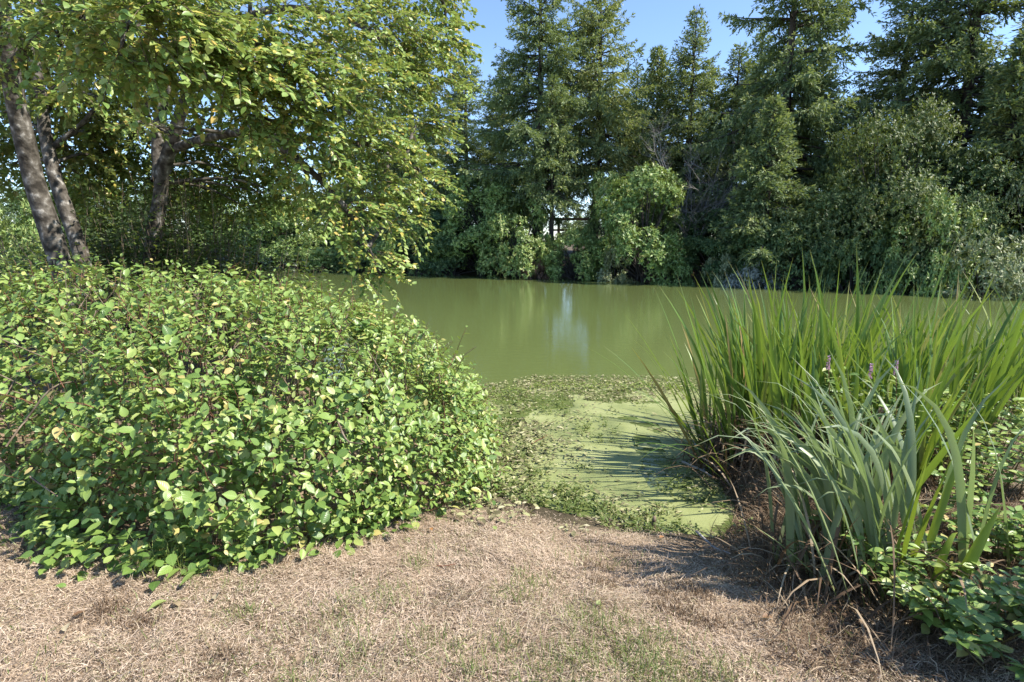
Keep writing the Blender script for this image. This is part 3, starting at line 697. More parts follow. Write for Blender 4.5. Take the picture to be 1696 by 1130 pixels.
# undergrowth round the trunks
def thicket(seed, px, D, top, wm, dm, n, label):
    global rng
    rng = np.random.default_rng(seed)
    x = P(px, 399, D)[0]; z0 = float(height(x, D)); hz = P(px, top, D)[2] - z0
    e = empty('understorey_shrub', (x, D, z0), label, 'shrub', 'undergrowth below the alders')
    lv, st = Leaves(), Geo()
    for k in range(n):
        a = rng.random() * 6.283; rr = math.sqrt(rng.random())
        r = np.array([x + math.cos(a) * rr * wm * .6, D + math.sin(a) * rr * dm * .6, z0 - .05])
        hh = hz * rng.uniform(.45, 1.0) * (1 - .45 * rr ** 2)
        tip = r + np.array([math.cos(a) * rr * wm * .5 + rng.normal(0, .15), math.sin(a) * rr * dm * .5, hh])
        c = curve([r, (r + tip) / 2 + rng.normal(0, .08, 3) + np.array([0, 0, .1]), tip + np.array([0, 0, -.1 * rng.random()])], 7)
        st.add(*tube(c, np.linspace(.009, .003, 7), 4, 0, False))
        q = rng.integers(55, 85); f = rng.uniform(.15, 1, q); t = np.linspace(0, 1, 7)
        pos = np.stack([np.interp(f, t, c[:, i]) for i in range(3)], 1); ang = rng.random(q) * 6.283
        sd = np.stack([np.cos(ang), np.sin(ang), rng.uniform(-.3, .3, q)], 1)
        ll = rng.uniform(.06, .11, q)
        lv.add(pos + sd * rng.uniform(.02, .2, (q, 1)), sd + rng.normal(0, .3, (q, 3)), np.array([.1, -.2, 1]) + rng.normal(0, .4, (q, 3)), ll, ll * .6, .2, .15)
    st.build('stems', M['twig'], e, 'stuff')
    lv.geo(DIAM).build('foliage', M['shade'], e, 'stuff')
thicket(51, 185, 9.8, 262, 1.6, 1.2, 150, 'dark leafy understorey shrub right behind the leaning alder trunks')
thicket(52, 300, 10.4, 225, 1.8, 1.3, 220, 'dark leafy understorey shrub round the foot of the forked alder')
thicket(53, 395, 10.6, 325, 1.6, 1.2, 150, 'leafy understorey shrub at the water end of the alder clump')
thicket(54, 60, 11.5, 330, 1.2, 1.0, 60, 'shaded understorey shrub left of the leaning alder trunks')

# ------------------------------------------------------------------ salal hedge
rng = np.random.default_rng(61)
HC, HA, HB = np.array([-3.15, 4.75]), 3.05, 2.05
def hedge_r(x, y):
    y = y + .26 * np.exp(-((x + 1.55) / .75) ** 2) - .55 * smooth((-2.2 - x) / 1.0)
    th = np.arctan2(y - HC[1], x - HC[0])
    k = 1 + .10 * (fbm(th * 2.2 + 9, 0 * th, 17) - .5)
    return ((np.abs(x - HC[0]) / HA) ** 2.5 + (np.abs(y - HC[1]) / HB) ** 2.5) ** (1 / 2.5) / k
def hedge_h(x, y):
    r = np.clip(hedge_r(x, y), 0, 1)
    H = np.interp(x, [-6.2, -4.3, -3.3, -2.2, -1.3, -.6, 0], [1.24, 1.36, 1.45, 1.36, 1.38, 1.38, 1.32])
    return H * (1 - r ** 3.8) ** .5 * (1 + .15 * (fbm(x * 1.9, y * 1.9, 23) - .5) + .12 * (fbm(x * 5, y * 5, 29, 2) - .5)) 
hb = np.array([HC[0], HC[1], float(height(*HC))])
hedge = empty('salal_hedge', hb, 'big rounded hedge of glossy oval leaves at the edge of the dry lawn', 'hedge')
lv, st = Leaves(), Geo()
# sample on the dome: pick random (theta, r) with area weight, keep the normal
n = 7400
cand = 24000
th = rng.random(cand) * 2 * np.pi; rr = np.sqrt(rng.random(cand)) ** .62
px_ = HC[0] + np.sign(np.cos(th)) * np.abs(np.cos(th)) ** .8 * HA * rr * 1.02; py_ = HC[1] + np.sign(np.sin(th)) * np.abs(np.sin(th)) ** .8 * (HB + .3) * rr
ok = hedge_r(px_, py_) < .995
px_, py_ = px_[ok], py_[ok]
e_ = .03
hz = hedge_h(px_, py_); dzx = (hedge_h(px_ + e_, py_) - hz) / e_; dzy = (hedge_h(px_, py_ + e_) - hz) / e_
area = np.sqrt(1 + dzx ** 2 + dzy ** 2).clip(1, 7)
# denser on the front and the end that face the lawn
wgt = area * np.where(py_ < HC[1] + .9, 1.0, .45) * np.where(px_ > -5.0, 1, .4) * np.where((px_ < -2.6) & (py_ < HC[1] + .5), 2.3, 1)
idx = rng.choice(len(px_), n, p=wgt / wgt.sum())
px_, py_, hz, dzx, dzy = (a[idx] for a in (px_, py_, hz, dzx, dzy))
nrm = unit(np.stack([-dzx, -dzy, np.ones(n)], 1))
zz = hz * np.where(rng.random(n) < area[idx] / 9, rng.uniform(.0, 1.0, n), 1.0)
surf = np.stack([px_, py_, height(px_, py_) + zz], 1)
hole = fbm(surf[:, 0] * 3.6 + surf[:, 2] * 1.7, surf[:, 1] * 3.6 + surf[:, 2] * 3.1, 37, 3)
depth = rng.uniform(-.03, .2, n) + np.clip((.46 - hole) * 2.4, 0, .24) ** 1.0
surf = surf - nrm * np.maximum(depth, -.03)[:, None]
stray = rng.random(n) < .012
for i in range(n):
    nn = nrm[i]; L = rng.uniform(.12, .26) * (1.35 if stray[i] else 1)
    d = unit(nn * .9 + np.array([0, 0, .55]) + rng.normal(0, .35, 3)); tip = surf[i] + d * L * (.75 if stray[i] else .3)
    t = np.linspace(0, 1, 4); pts = tip - d * L * (1 - t)[:, None] + rng.normal(0, .006, (4, 3))
    if i % 3 == 0 or stray[i]: st.add(*tube(pts, np.linspace(.0035, .0018, 4), 3, 0, False))
    k = rng.integers(4, 7); f = np.linspace(.1, 1, k); ang = np.arange(k) * 2.4 + rng.random() * 6.28
    t1 = unit(np.cross(d, np.array([.2, .1, 1.]))); t2 = np.cross(d, t1)
    sd = np.cos(ang)[:, None] * t1 + np.sin(ang)[:, None] * t2
    pos = np.stack([np.interp(f, t, pts[:, q]) for q in range(3)], 1) + sd * .008
    sz = rng.choice([.048, .06, .07, .084], p=[.3, .35, .25, .1]) * rng.uniform(.65, 1.15, k) * np.where(f > .9, .72, 1)
    lv.add(pos, sd + d * rng.uniform(.15, .8, (k, 1)) + np.array([0, 0, -.05]) + rng.normal(0, .2, (k, 3)), d * .8 + np.array([.12, -.06, .75]) + rng.normal(0, .28, (k, 3)), sz, sz * rng.uniform(.55, .7, k),
           rng.uniform(.08, .65, k), rng.uniform(-.05, .28, k), np.clip(rng.normal(.42, .16) + rng.normal(0, .22, k), .0, .999))
st.build('twigs', M['redtwig'], hedge, 'stuff')
g = Geo()
for k in range(260):                                     # woody stems inside
    a = rng.random() * 6.283; r = math.sqrt(rng.random()) * .9
    x, y = HC[0] + math.cos(a) * HA * r, HC[1] + math.sin(a) * HB * r
    if hedge_r(np.array(x), np.array(y)) > .93: continue
    h = float(hedge_h(np.array(x), np.array(y))); z = float(height(x, y))
    g.add(*tube(curve([(x, y, z - .03), (x + rng.normal(0, .12), y + rng.normal(0, .12), z + h * .5), (x + rng.normal(0, .25), y + rng.normal(0, .25), z + h * .92)], 6), np.linspace(.008, .003, 6), 4, 0, False))
g.build('stems', M['twig'], hedge, 'stuff')
for (a, b_, c) in [((40, 700, 3.15), (90, 640, 3.2), (150, 632, 3.4)), ((10, 740, 2.9), (40, 700, 3.0), (60, 690, 3.2)), ((50, 790, 2.95), (75, 808, 2.85), (95, 822, 2.75)), ((560, 700, 3.1), (575, 730, 3.0), (600, 735, 2.95))]:
    gg = Geo(); gg.add(*tube(curve([P(*a), P(*b_), P(*c)], 8), np.linspace(.006, .003, 8), 5)); gg.build('bare_stem', M['twig'], hedge)
# leaf litter core: lower foliage deep inside so the hedge is not see-through
q = 2600
th = rng.random(q) * 6.283; rr = rng.uniform(.3, .93, q); x = HC[0] + np.cos(th) * HA * rr; y = HC[1] + np.sin(th) * HB * rr
z = height(x, y) + hedge_h(x, y) * rng.uniform(.05, .88, q)
sz = rng.uniform(.06, .1, q)
lv.add(np.stack([x, y, z], 1), rng.normal(0, 1, (q, 3)) * np.array([1, 1, .5]), np.array([0, 0, 1]) + rng.normal(0, .5, (q, 3)), sz, sz * .62, .2, .1)
# fringe at the foot of the front side
q = 1000
x = rng.uniform(-3.9, -.6, q); yf = HC[1] - HB * (1 - (np.abs(x - HC[0]) / HA) ** 2.5) ** .4
yf = yf - .26 * np.exp(-((x + 1.55) / .75) ** 2) + .55 * smooth((-2.2 - x) / 1.0); y = yf + rng.normal(.1, .09, q); z = height(x, y) + np.abs(rng.normal(.03, .1, q)); sz = rng.uniform(.045, .09, q)
lv.add(np.stack([x, y, z], 1), rng.normal(0, 1, (q, 3)) * np.array([1, 1, .4]) + np.array([0, -.4, 0]), np.array([.1, -.25, 1]) + rng.normal(0, .35, (q, 3)), sz, sz * .64, .2, .15)
lv.split(hedge, M['salal'], OVAL, OVALD, 300)

# ------------------------------------------------------------------ cattails and irises
rng = np.random.default_rng(71)
def clump(name, label, cat, grp, blades, mt, dead=0, deadspan=None, extra=()):
    c = np.mean([b_[0] for b_ in blades], axis=0); e = empty(name, (c[0], c[1], float(height(c[0], c[1]))), label, cat, grp)
    off = np.array(e.location)
    for (base, az, L, th0, bend, w, pw, face, az2) in blades:
        V, T, uv = blade(blade_path(np.array(base), az, L, th0, bend, pw, 10, az2), w, face, .3, None, rng.uniform(-.8, .8))
        link('leaf_blade', mesh('leaf_blade', V - off, T, mt, uv, np.full(len(V), rng.random())), e)
    if extra:
        g = Geo()
        for (base, az, L, th0, bend, w, pw, face, az2) in extra:
            V, T, uv = blade(blade_path(np.array(base), az, L, th0, bend, pw, 7, az2), w, face, .3, None, rng.uniform(-.8, .8)); g.add(V, T, uv)
        g.build('back_blades', mt, e, 'stuff')
    if dead:
        g = Geo()
        for k in range(dead):
            b_ = np.array(blades[rng.integers(len(blades))][0]) + np.array([rng.normal(0, deadspan), rng.normal(0, deadspan), 0]); b_[2] = float(height(b_[0], b_[1]))
            az = rng.random() * 6.283
            V, T, uv = blade(blade_path(b_, az, rng.uniform(.25, .8), rng.uniform(.1, .9), rng.uniform(.6, 1.9), 1.2, 6), rng.uniform(.006, .015), az + 1.57, .2)
            V[:, 2] = np.maximum(V[:, 2], height(V[:, 0], V[:, 1]) + .004); g.add(V, T, uv)
        g.build('dead_leaves', M['dead'], e, 'stuff')
    return e
def tuftset(n, cx, cy, sx, sy, Lr, lean, bend, wr, ring=True, fan=0.0):
    out = []; shoots = max(1, n // 6)
    for s in range(shoots):
        x, y = cx + rng.normal(0, sx), cy + rng.normal(0, sy); z = float(height(x, y)) - .02
        fa = rng.random() * 6.283
        tilt = np.array([(x - cx) / max(sx, .05), (y - cy) / max(sy, .05)]) * lean * .34
        for k in range(6):
            sgn = 1 if k % 2 else -1; sp = (.03 + .04 * k) * rng.uniform(.5, 1.4)
            v = np.array([math.cos(fa), math.sin(fa)]) * sgn * sp + tilt + rng.normal(0, .07, 2) + np.array([fan, 0])
            th0 = min(np.hypot(*v), 1.0); az = math.atan2(v[1], v[0])
            L = rng.uniform(*Lr) * (1 - .1 * (k % 3))
            out.append(((x + rng.normal(0, .012), y + rng.normal(0, .012), z), az, L, th0, rng.uniform(*bend) * (1.9 if rng.random() < .14 else 1), rng.uniform(*wr), rng.uniform(1.4, 2.6), fa + 1.57 + rng.normal(0, .4), rng.normal(0, .25)))
    return out
W2 = (.019, .034)
CG = 'cattail clumps along the near bank'
b1 = tuftset(84, 2.1, 4.72, .2, .32, (1.1, 1.75), .3, (.05, .5), W2, fan=-.1)
for (x, y, az, L, th, bd) in [(1.72, 4.5, 3.1, 1.3, .5, .9), (1.75, 4.35, 3.3, 1.5, .42, .5), (1.72, 4.9, 2.9, 1.4, .55, .45), (1.72, 5.2, 3.05, 1.5, .6, .55), (1.72, 4.2, 3.4, 1.2, .75, 1.1), (1.75, 4.6, 3.0, 1.25, .8, 1.0), (1.74, 5.0, 3.2, 1.6, .38, .35), (1.74, 4.2, 3.5, 1.1, .55, 1.7)]:
    b1.append(((x, y, float(height(x, y))), az, L, th, bd, .016, 1.5, az + 1.57, 0))
clump('cattail_clump', 'dense cattail clump leaning over the pale duckweed cove', 'cattail', CG, b1, M['cattail'], 520, .14, tuftset(60, 2.2, 4.9, .22, .35, (1.0, 1.7), .3, (.05, .6), W2, fan=-.1))
clump('cattail_clump', 'cattail clump behind the arching grey green iris leaves', 'cattail', CG, tuftset(84, 2.75, 4.9, .3, .4, (1.15, 1.8), .3, (.05, .45), W2), M['cattail'], 160, .2, tuftset(90, 2.85, 5.1, .42, .5, (1.0, 1.6), .3, (.05, .6), W2))
clump('cattail_clump', 'upright cattails farther along the bank behind the pink flowers', 'cattail', CG, tuftset(54, 3.7, 5.1, .35, .4, (1.1, 1.7), .3, (.05, .45), W2), M['cattail'], 100, .2, tuftset(72, 3.9, 5.6, .5, .5, (.9, 1.5), .3, (.05, .6), W2))
clump('cattail_clump', 'nearest right hand cattails rising behind the broad bright iris leaves', 'cattail', CG, tuftset(36, 3.15, 4.15, .25, .2, (1.0, 1.5), .3, (.05, .4), W2), M['cattail'], 60, .2, tuftset(60, 2.75, 3.95, .35, .22, (.95, 1.5), .3, (.05, .5), W2))
clump('cattail_clump', 'last cattails at the edge of the view with tips against the water', 'cattail', CG, tuftset(36, 4.75, 5.0, .35, .35, (1.15, 1.7), .3, (.05, .5), W2), M['cattail'], 60, .2, tuftset(66, 5.1, 5.5, .5, .5, (.9, 1.5), .3, (.05, .6), W2))

# irises in front
ir = []
for k in range(62):
    x, y = rng.normal(1.84, .17), rng.normal(2.78, .16); z = float(height(x, y)) - .02
    left = rng.random() < .9
    az = rng.normal(2.9 if left else .3, .4); L = rng.uniform(.85, 1.32)
    ir.append(((x, y, z), az, L, rng.uniform(.1, .36) if left else rng.uniform(.05, .2), rng.uniform(.4, 1.1) if rng.random() < .5 else rng.uniform(1.2, 2.2), rng.uniform(.024, .038), rng.uniform(2.2, 3.8), az + 1.57 + rng.normal(0, .7), rng.normal(0, .15)))
for (px, py, az, L, th, bd, w) in [(1400, 965, 2.7, 1.05, .38, .55, .03), (1420, 975, 2.8, 1.15, .3, .5, .033), (1440, 975, 2.6, 1.1, .2, .7, .032), (1395, 940, 3.0, .6, .75, .35, .028), (1450, 960, 2.5, 1.2, .15, 1.5, .03)]:
    p = G(px, py, -.02); ir.append(((p[0], p[1], float(height(p[0], p[1])) - .02), az, L, th, bd, w, 1.8, az + 1.57, 0))
ix = []
for k in range(48):
    x, y = rng.normal(2.0, .24), rng.normal(3.0, .2); left = rng.random() < .75; az = rng.normal(2.9 if left else .3, .4)
    ix.append(((x, y, float(height(x, y)) - .02), az, rng.uniform(.75, 1.3), rng.uniform(.06, .32), rng.uniform(.4, 1.3), rng.uniform(.02, .034), rng.uniform(2.0, 3.6), az + 1.57 + rng.normal(0, .7), 0))
clump('iris_clump', 'arching grey green iris clump in front of the cattails', 'iris', None, ir, M['iris'], 220, .17, ix)
p = G(1560, 985, -.02); zz_ = lambda x, y: float(height(x, y)) - .02
lm = [((p[0], p[1], zz_(p[0], p[1])), .35, .62, .52, .15, .048, 1.5, 1.4, 0), ((p[0] - .05, p[1] + .02, zz_(p[0], p[1])), .6, .5, .3, 1.7, .045, 3, 1.5, 0), ((p[0] - .16, p[1] + .1, zz_(p[0], p[1])), .2, .82, .1, .1, .036, 1.5, 1.5, 0),
      ((p[0] - .2, p[1] + .12, zz_(p[0], p[1])), .1, .78, .16, .1, .036, 1.5, 1.4, 0), ((p[0] - .08, p[1] + .16, zz_(p[0], p[1])), .3, .8, .2, .35, .045, 1.5, 1.5, 0), ((p[0] + .02, p[1] + .2, zz_(p[0], p[1])), .5, .85, .35, .2, .03, 1.5, 1.8, 0)]
clump('iris_clump', 'few broad bright yellow green iris leaves beside the leafy plants', 'iris', None, lm, M['lime'])

# pink flowering plants in the reeds
rng = np.random.default_rng(81)
for (px, py, D, lb) in [(1442, 618, 3.7, 'pink flower spike left of a twin spike among the reeds'), (1484, 612, 3.75, 'pink flower spike right of a twin spike among the reeds'), (1372, 604, 3.9, 'single small pink flower spike at the reed clump middle')]:
    tip = P(px, py, D); gx_ = tip[0] + .06; z = float(height(gx_, D))
    e = empty('flowering_plant', (gx_, D, z), lb, 'flower', 'pink flowering plants in the reeds')
    pts = curve([(gx_, D, z - .02), (gx_ - .01, D, (z + tip[2]) / 2), tip], 9)
    g = Geo(); g.add(*tube(pts, np.linspace(.004, .002, 9), 5)); g.build('stem', M['redtwig'], e)
    lv = Leaves(); q = 46; f = rng.uniform(.3, .92, q); a = rng.random(q) * 6.283
    pos = np.stack([np.interp(f, np.linspace(0, 1, 9), pts[:, i]) for i in range(3)], 1)
    lv.add(pos, np.stack([np.cos(a), np.sin(a), rng.uniform(.1, .6, q)], 1), np.array([0, 0, 1]) + rng.normal(0, .2, (q, 3)), rng.uniform(.04, .08, q), .014, .2, .2)
    lv.geo(OVAL).build('foliage', M['bush'], e, 'stuff')
    lv = Leaves(); q = 90; f = rng.uniform(0, 1, q); a = rng.random(q) * 6.283
    rad = .018 * (1 - .7 * f)
    lv.add(tip + np.stack([np.cos(a) * rad * .3, np.sin(a) * rad * .3, f * .1 - .04], 1), np.stack([np.cos(a), np.sin(a), rng.uniform(0, 1, q)], 1), rng.normal(0, 1, (q, 3)), .012, .009, .2, .1)
    lv.geo(RHOMB).build('flower_spike', M['flower'], e)

# leafy plants lower right
def leafy(seed, cx, cy, r, h, n, label, mt, lsz, name='salal_plant', parts=60, cat='plant', tall=.5):
    global rng
    rng = np.random.default_rng(seed); z = float(height(cx, cy)); e = empty(name, (cx, cy, z), label, cat, 'leafy plants under the reeds')
    lv, st = Leaves(), Geo()
    for k in range(n):
        a = rng.random() * 6.283; q = math.sqrt(rng.random()) * r * .5
        b_ = np.array([cx + math.cos(a) * q, cy + math.sin(a) * q, 0]); b_[2] = float(height(b_[0], b_[1])) - .01
        tip = b_ + np.array([math.cos(a) * r * rng.uniform(.1, .7), math.sin(a) * r * rng.uniform(.1, .7), h * rng.uniform(.5, 1)])
        c = curve([b_, (b_ + tip) / 2 + np.array([0, 0, .15 * h]) + rng.normal(0, .03, 3), tip], 7)
        st.add(*tube(c, np.linspace(.004, .002, 7), 4, 0, False))
        m_ = rng.integers(11, 18); f = np.linspace(.3, 1, m_); ang = np.arange(m_) * 2.6 + rng.random() * 6
        pos = np.stack([np.interp(f, np.linspace(0, 1, 7), c[:, i]) for i in range(3)], 1)
        sd = np.stack([np.cos(ang), np.sin(ang), rng.uniform(-.1, .4, m_)], 1); s = rng.uniform(*lsz, m_)
        lv.add(pos + sd * .01, sd, np.array([.1, -.1, 1]) + rng.normal(0, .3, (m_, 3)), s, s * rng.uniform(.5, .65, m_), .2, rng.uniform(0, .25, m_))
    st.build('stems', M['gstem'], e, 'stuff')
    lv.split(e, mt, OVAL, OVALD, parts)
p = G(1480, 930, -.02); leafy(91, p[0], p[1] + .02, .34, .36, 30, 'salal plant growing at the foot of the arching iris leaves', M['salal'], (.04, .07))
p = G(1610, 1000, 0); leafy(92, p[0], p[1], .42, .3, 30, 'low salal plant beside the broad bright iris leaves', M['salal'], (.045, .08))
p = G(1700, 1060, 0); leafy(93, p[0], p[1], .4, .2, 24, 'low dark salal plant in the near corner by the reeds', M['salal'], (.045, .08))
leafy(98, 2.75, 1.75, .6, 1.35, 80, 'tall leafy shrub just outside the near corner beside the lawn', M['salal'], (.05, .09), 'leafy_shrub', 0, 'shrub')
leafy(94, 3.25, 3.75, .5, .5, 60, 'leafy yellow green shrub right of the pink flowers', M['salal'], (.04, .075), 'leafy_shrub', 90, 'shrub')
leafy(95, 2.8, 2.95, .45, .34, 50, 'leafy shrub with bare twigs between the irises and the edge of the view', M['salal'], (.04, .07), 'leafy_shrub', 60, 'shrub')
leafy(96, 2.6, 4.0, .4, .8, 36, 'narrow leaved bushy growth among the cattail stems', M['bush'], (.04, .08), 'leafy_shrub', 60, 'shrub')
leafy(97, 3.75, 4.4, .5, .55, 50, 'bushy growth farther along between cattail clumps', M['bush'], (.04, .08), 'leafy_shrub', 60, 'shrub')

# ------------------------------------------------------------------ cove: duckweed, litter, weeds
rng = np.random.default_rng(101)
m, N, Lk, b = mat('duckweed')
tc = N.new('ShaderNodeTexCoord')
n1 = N.new('ShaderNodeTexNoise'); n1.inputs['Scale'].default_value = 2.2; n1.inputs['Detail'].default_value = 8; Lk.new(tc.outputs['Object'], n1.inputs[0])
n2 = N.new('ShaderNodeTexVoronoi'); n2.inputs['Scale'].default_value = 190; Lk.new(tc.outputs['Object'], n2.inputs[0])
r1 = ramp(N, [(.3, (.16, .19, .075)), (.5, (.28, .31, .125)), (.7, (.37, .39, .185))]); Lk.new(n1.outputs[0], r1.inputs[0])
r2 = ramp(N, [(0, (1.1, 1.1, 1.1)), (.6, (.72, .74, .6)), (1, (.4, .42, .3))]); Lk.new(n2.outputs['Distance'], r2.inputs[0])
Lk.new(mixc(N, Lk, .8, r1.outputs[0], r2.outputs[0], 'MULTIPLY'), b.inputs['Base Color']); b.inputs['Roughness'].default_value = .6
bp = N.new('ShaderNodeBump'); bp.inputs['Strength'].default_value = .4; bp.inputs['Distance'].default_value = .002; bp.invert = True
Lk.new(n2.outputs['Distance'], bp.inputs['Height']); Lk.new(bp.outputs[0], b.inputs['Normal'])
s = .03; xs, ys = np.arange(-.7, 3.4, s), np.arange(3.4, 8.3, s); X, Y = np.meshgrid(xs, ys)
def cove(x, y):
    top = 7.55 + .5 * (fbm(x * 1.6, y * .4, 31) - .5) - .5 * np.clip((.3 - x) / .6, 0, 1.5) - .25 * np.clip(x - 2, 0, 2)
    return np.minimum(-near_sd(x, y) + .04, np.minimum(top - y, x + .75))
C = cove(X, Y) + .35 * (fbm(X * 4, Y * 4, 35) - .5)
hole = fbm(X * 2.3, Y * 2.3, 77, 4)
inside = (C > 0) & ~((hole < .37))
nx = len(xs); ii = (np.arange(len(ys) - 1)[:, None] * nx + np.arange(nx - 1)[None])
ok = (inside[:-1, :-1] & inside[1:, :-1] & inside[:-1, 1:] & inside[1:, 1:]).ravel(); ii = ii.ravel()[ok]
T = np.concatenate([np.stack([ii, ii + 1, ii + nx + 1], 1), np.stack([ii, ii + nx + 1, ii + nx], 1)])
used, inv = np.unique(T, return_inverse=True)
V = np.stack([X.ravel() + rng.normal(0, .006, X.size), Y.ravel() + rng.normal(0, .006, X.size), np.full(X.size, WZ + .004)], 1)[used]
o = link('duckweed', mesh('duckweed', V, inv.reshape(-1, 3), m)); tag(o, 'pale green duckweed carpet floating in the cove', 'duckweed', kind='stuff')

def scatter(n, x0, x1, y0, y1, keep):
    x, y = rng.uniform(x0, x1, n), rng.uniform(y0, y1, n); k = rng.random(n) < keep(x, y); return x[k], y[k]
def surfz(x, y): return np.maximum(height(x, y), WZ + .004)
# floating dead bits
lv = Leaves()
x, y = scatter(30000, -.6, 3.2, 3.3, 8.1, lambda x, y: np.where(cove(x, y) > -.6, np.clip((fbm(x * 2.6, y * 2.6, 91) - .4) * 3.2, 0, 1) * np.clip(1.1 - .95 * np.clip(x, 0, 2) * (y < 6.6) * np.clip((-near_sd(x, y) - .05) / .3, .15, 1), .1, 1) + .5 * (y > 6.8), 0))
q = len(x); a = rng.random(q) * 6.283; L = rng.uniform(.015, .06, q) * np.where(rng.random(q) < .05, 1.9, 1)
lv.add(np.stack([x, y, surfz(x, y) + rng.uniform(.003, .03, q)], 1), np.stack([np.cos(a), np.sin(a), rng.normal(.05, .2, q)], 1), np.array([0, 0, 1]) + rng.normal(0, .25, (q, 3)), L, L * rng.uniform(.15, .55, q), .2, .1)
tag(lv.geo(RHOMB).build('floating_litter', M['litter'], None, 'stuff'), 'brown dead leaf bits floating over the duckweed', 'litter')
# pond plants standing at the outer rim
lv, st = Leaves(), Geo()
x, y = scatter(5200, -.3, 3.0, 6.2, 8.0, lambda x, y: np.clip(1 - np.abs(cove(x, y) - .12) / .3, 0, 1) ** 1.3 * (y > 6.3))
for i in range(len(x)):
    h = rng.uniform(.01, .06); k = 3; a = rng.random(k) * 6.283
    lv.add(np.tile((x[i], y[i], WZ + h), (k, 1)), np.stack([np.cos(a), np.sin(a), rng.uniform(0, .8, k)], 1), np.array([0, 0, 1]) + rng.normal(0, .3, (k, 3)), rng.uniform(.015, .035, k), rng.uniform(.01, .02, k), .2, .1)
tag(lv.geo(RHOMB).build('pond_weed', M['weed'], None, 'stuff'), 'yellow green pond weed along the outer rim of the cove', 'weed')
# feathery weeds at the lawn edge
lv = Leaves()
x, y = scatter(5200, -.5, 1.6, 3.45, 7.2, lambda x, y: np.clip((fbm(x * 2.2, y * 2.2, 55) - .47) * 5, 0, 1) * np.where(y < 4.7, 1, .3) * (cove(x, y) > -.5) * np.clip(1.2 - x * .7 + np.clip(.4 + near_sd(x, y), 0, .5), .1, 1))
for i in range(len(x)):
    h = rng.uniform(.02, .09); k = rng.integers(5, 11); a = rng.random(k) * 6.283; f = rng.random(k)
    lv.add(np.stack([np.full(k, x[i]), np.full(k, y[i]), surfz(x[i], y[i]) + f * h], 1) + rng.normal(0, .008, (k, 3)) * np.array([1, 1, 0]), np.stack([np.cos(a), np.sin(a), rng.uniform(0, .9, k)], 1), np.array([0, 0, 1]) + rng.normal(0, .4, (k, 3)), rng.uniform(.015, .05, k), rng.uniform(.006, .02, k), .2, .15)
tag(lv.geo(RHOMB).build('marsh_weed', M['green'], None, 'stuff'), 'small feathery green weeds at the muddy edge of the cove', 'weed')
# broken leaves and clippings beside the hedge end
lv = Leaves()
x, y = scatter(2600, -.75, .6, 3.4, 6.0, lambda x, y: np.clip(1 - np.abs(x - (-.15 + .1 * (y - 4))) / .45, 0, 1) * (hedge_r(x, y) > .97))
q = len(x); a = rng.random(q) * 6.283; L = rng.uniform(.02, .065, q)
lv.add(np.stack([x, y, surfz(x, y) + rng.uniform(.005, .05, q)], 1), np.stack([np.cos(a), np.sin(a), rng.normal(.05, .25, q)], 1), np.array([0, 0, 1]) + rng.normal(0, .4, (q, 3)), L, L * .55, .25, .1)
tag(lv.geo(OVAL).build('leaf_litter', M['litter'], None, 'stuff'), 'dry leaf litter along the foot of the hedge end', 'litter')

# ------------------------------------------------------------------ lawn
rng = np.random.default_rng(111)
def grass(n, x, y, L, lay, w, mt, name, label, flow=True, rn=None):
    n = len(x); z = height(x, y)
    az = fbm(x * 1.3, y * 1.3, 44) * 9 + rng.normal(0, 1.3, n) if flow else rng.random(n) * 6.283
    th = lay; hd = np.stack([np.cos(az), np.sin(az), 0 * az], 1); sd = np.stack([-np.sin(az), np.cos(az), 0 * az], 1)
    sd = sd + np.array([0, 0, 1.]) * rng.normal(0, .4, (n, 1))
    d1 = hd * np.sin(th)[:, None] + np.array([0, 0, 1.]) * np.cos(th)[:, None]
    th2 = th + rng.normal(.3, .35, n); d2 = hd * np.sin(th2)[:, None] + np.array([0, 0, 1.]) * np.cos(th2)[:, None]
    p0 = np.stack([x, y, z + rng.uniform(-.004, .012, n)], 1); p1 = p0 + d1 * (L * .5)[:, None]; p2 = p1 + d2 * (L * .5)[:, None] + sd * (L * rng.normal(0, .12, n))[:, None]
    zz = height(p2[:, 0], p2[:, 1]); p2[:, 2] = np.maximum(p2[:, 2], zz + .004)
    h = sd * (w * .5)[:, None]
    V = np.stack([p0 - h, p0 + h, p1 - h * .85, p1 + h * .85, p2], 1).reshape(-1, 3)
    T = (np.array([(0, 1, 3), (0, 3, 2), (2, 3, 4)])[None] + (np.arange(n) * 5)[:, None, None]).reshape(-1, 3)
    r = rng.random(n) if rn is None else rn
    o = link(name, mesh(name, V, T, mt, None, np.repeat(r, 5)))
    return tag(o, label, 'grass', kind='stuff')
def lawnkeep(x, y):
    sd = near_sd(x, y)
    return np.clip((sd - .08 - .1 * np.clip(x + .1, 0, 1)) / 1.05 + (fbm(x * 4, y * 4, 61) - .5) * .9, 0, 1) * (hedge_r(x, y) > .86)
x, y = scatter(195000, -4.2, 3.6, 1.1, 4.2, lambda x, y: lawnkeep(x, y) * np.where(np.abs(x) < .95 * y + .35, np.where(y > 1.6, 1, .4), .3))
n = len(x); print('straw blades', n)
patch = fbm(x * 1.8, y * 1.8, 71)
patch = np.clip((patch - .5) * 1.9 + .5, 0, 1); fine = fbm(x * 9, y * 9, 73)
shade_r = np.clip(rng.normal(.08 + .55 * patch + .4 * fine, .17), 0, .94)
grass(n, x, y, rng.uniform(.02, .06, n) * (.7 + .9 * fbm(x * 2.7, y * 2.7, 75)), np.clip(rng.normal(1.25, .3, n), .2, 1.55), rng.uniform(.0011, .0026, n), M['straw'], 'dry_grass', 'dry straw coloured mown grass covering the lawn', rn=shade_r)
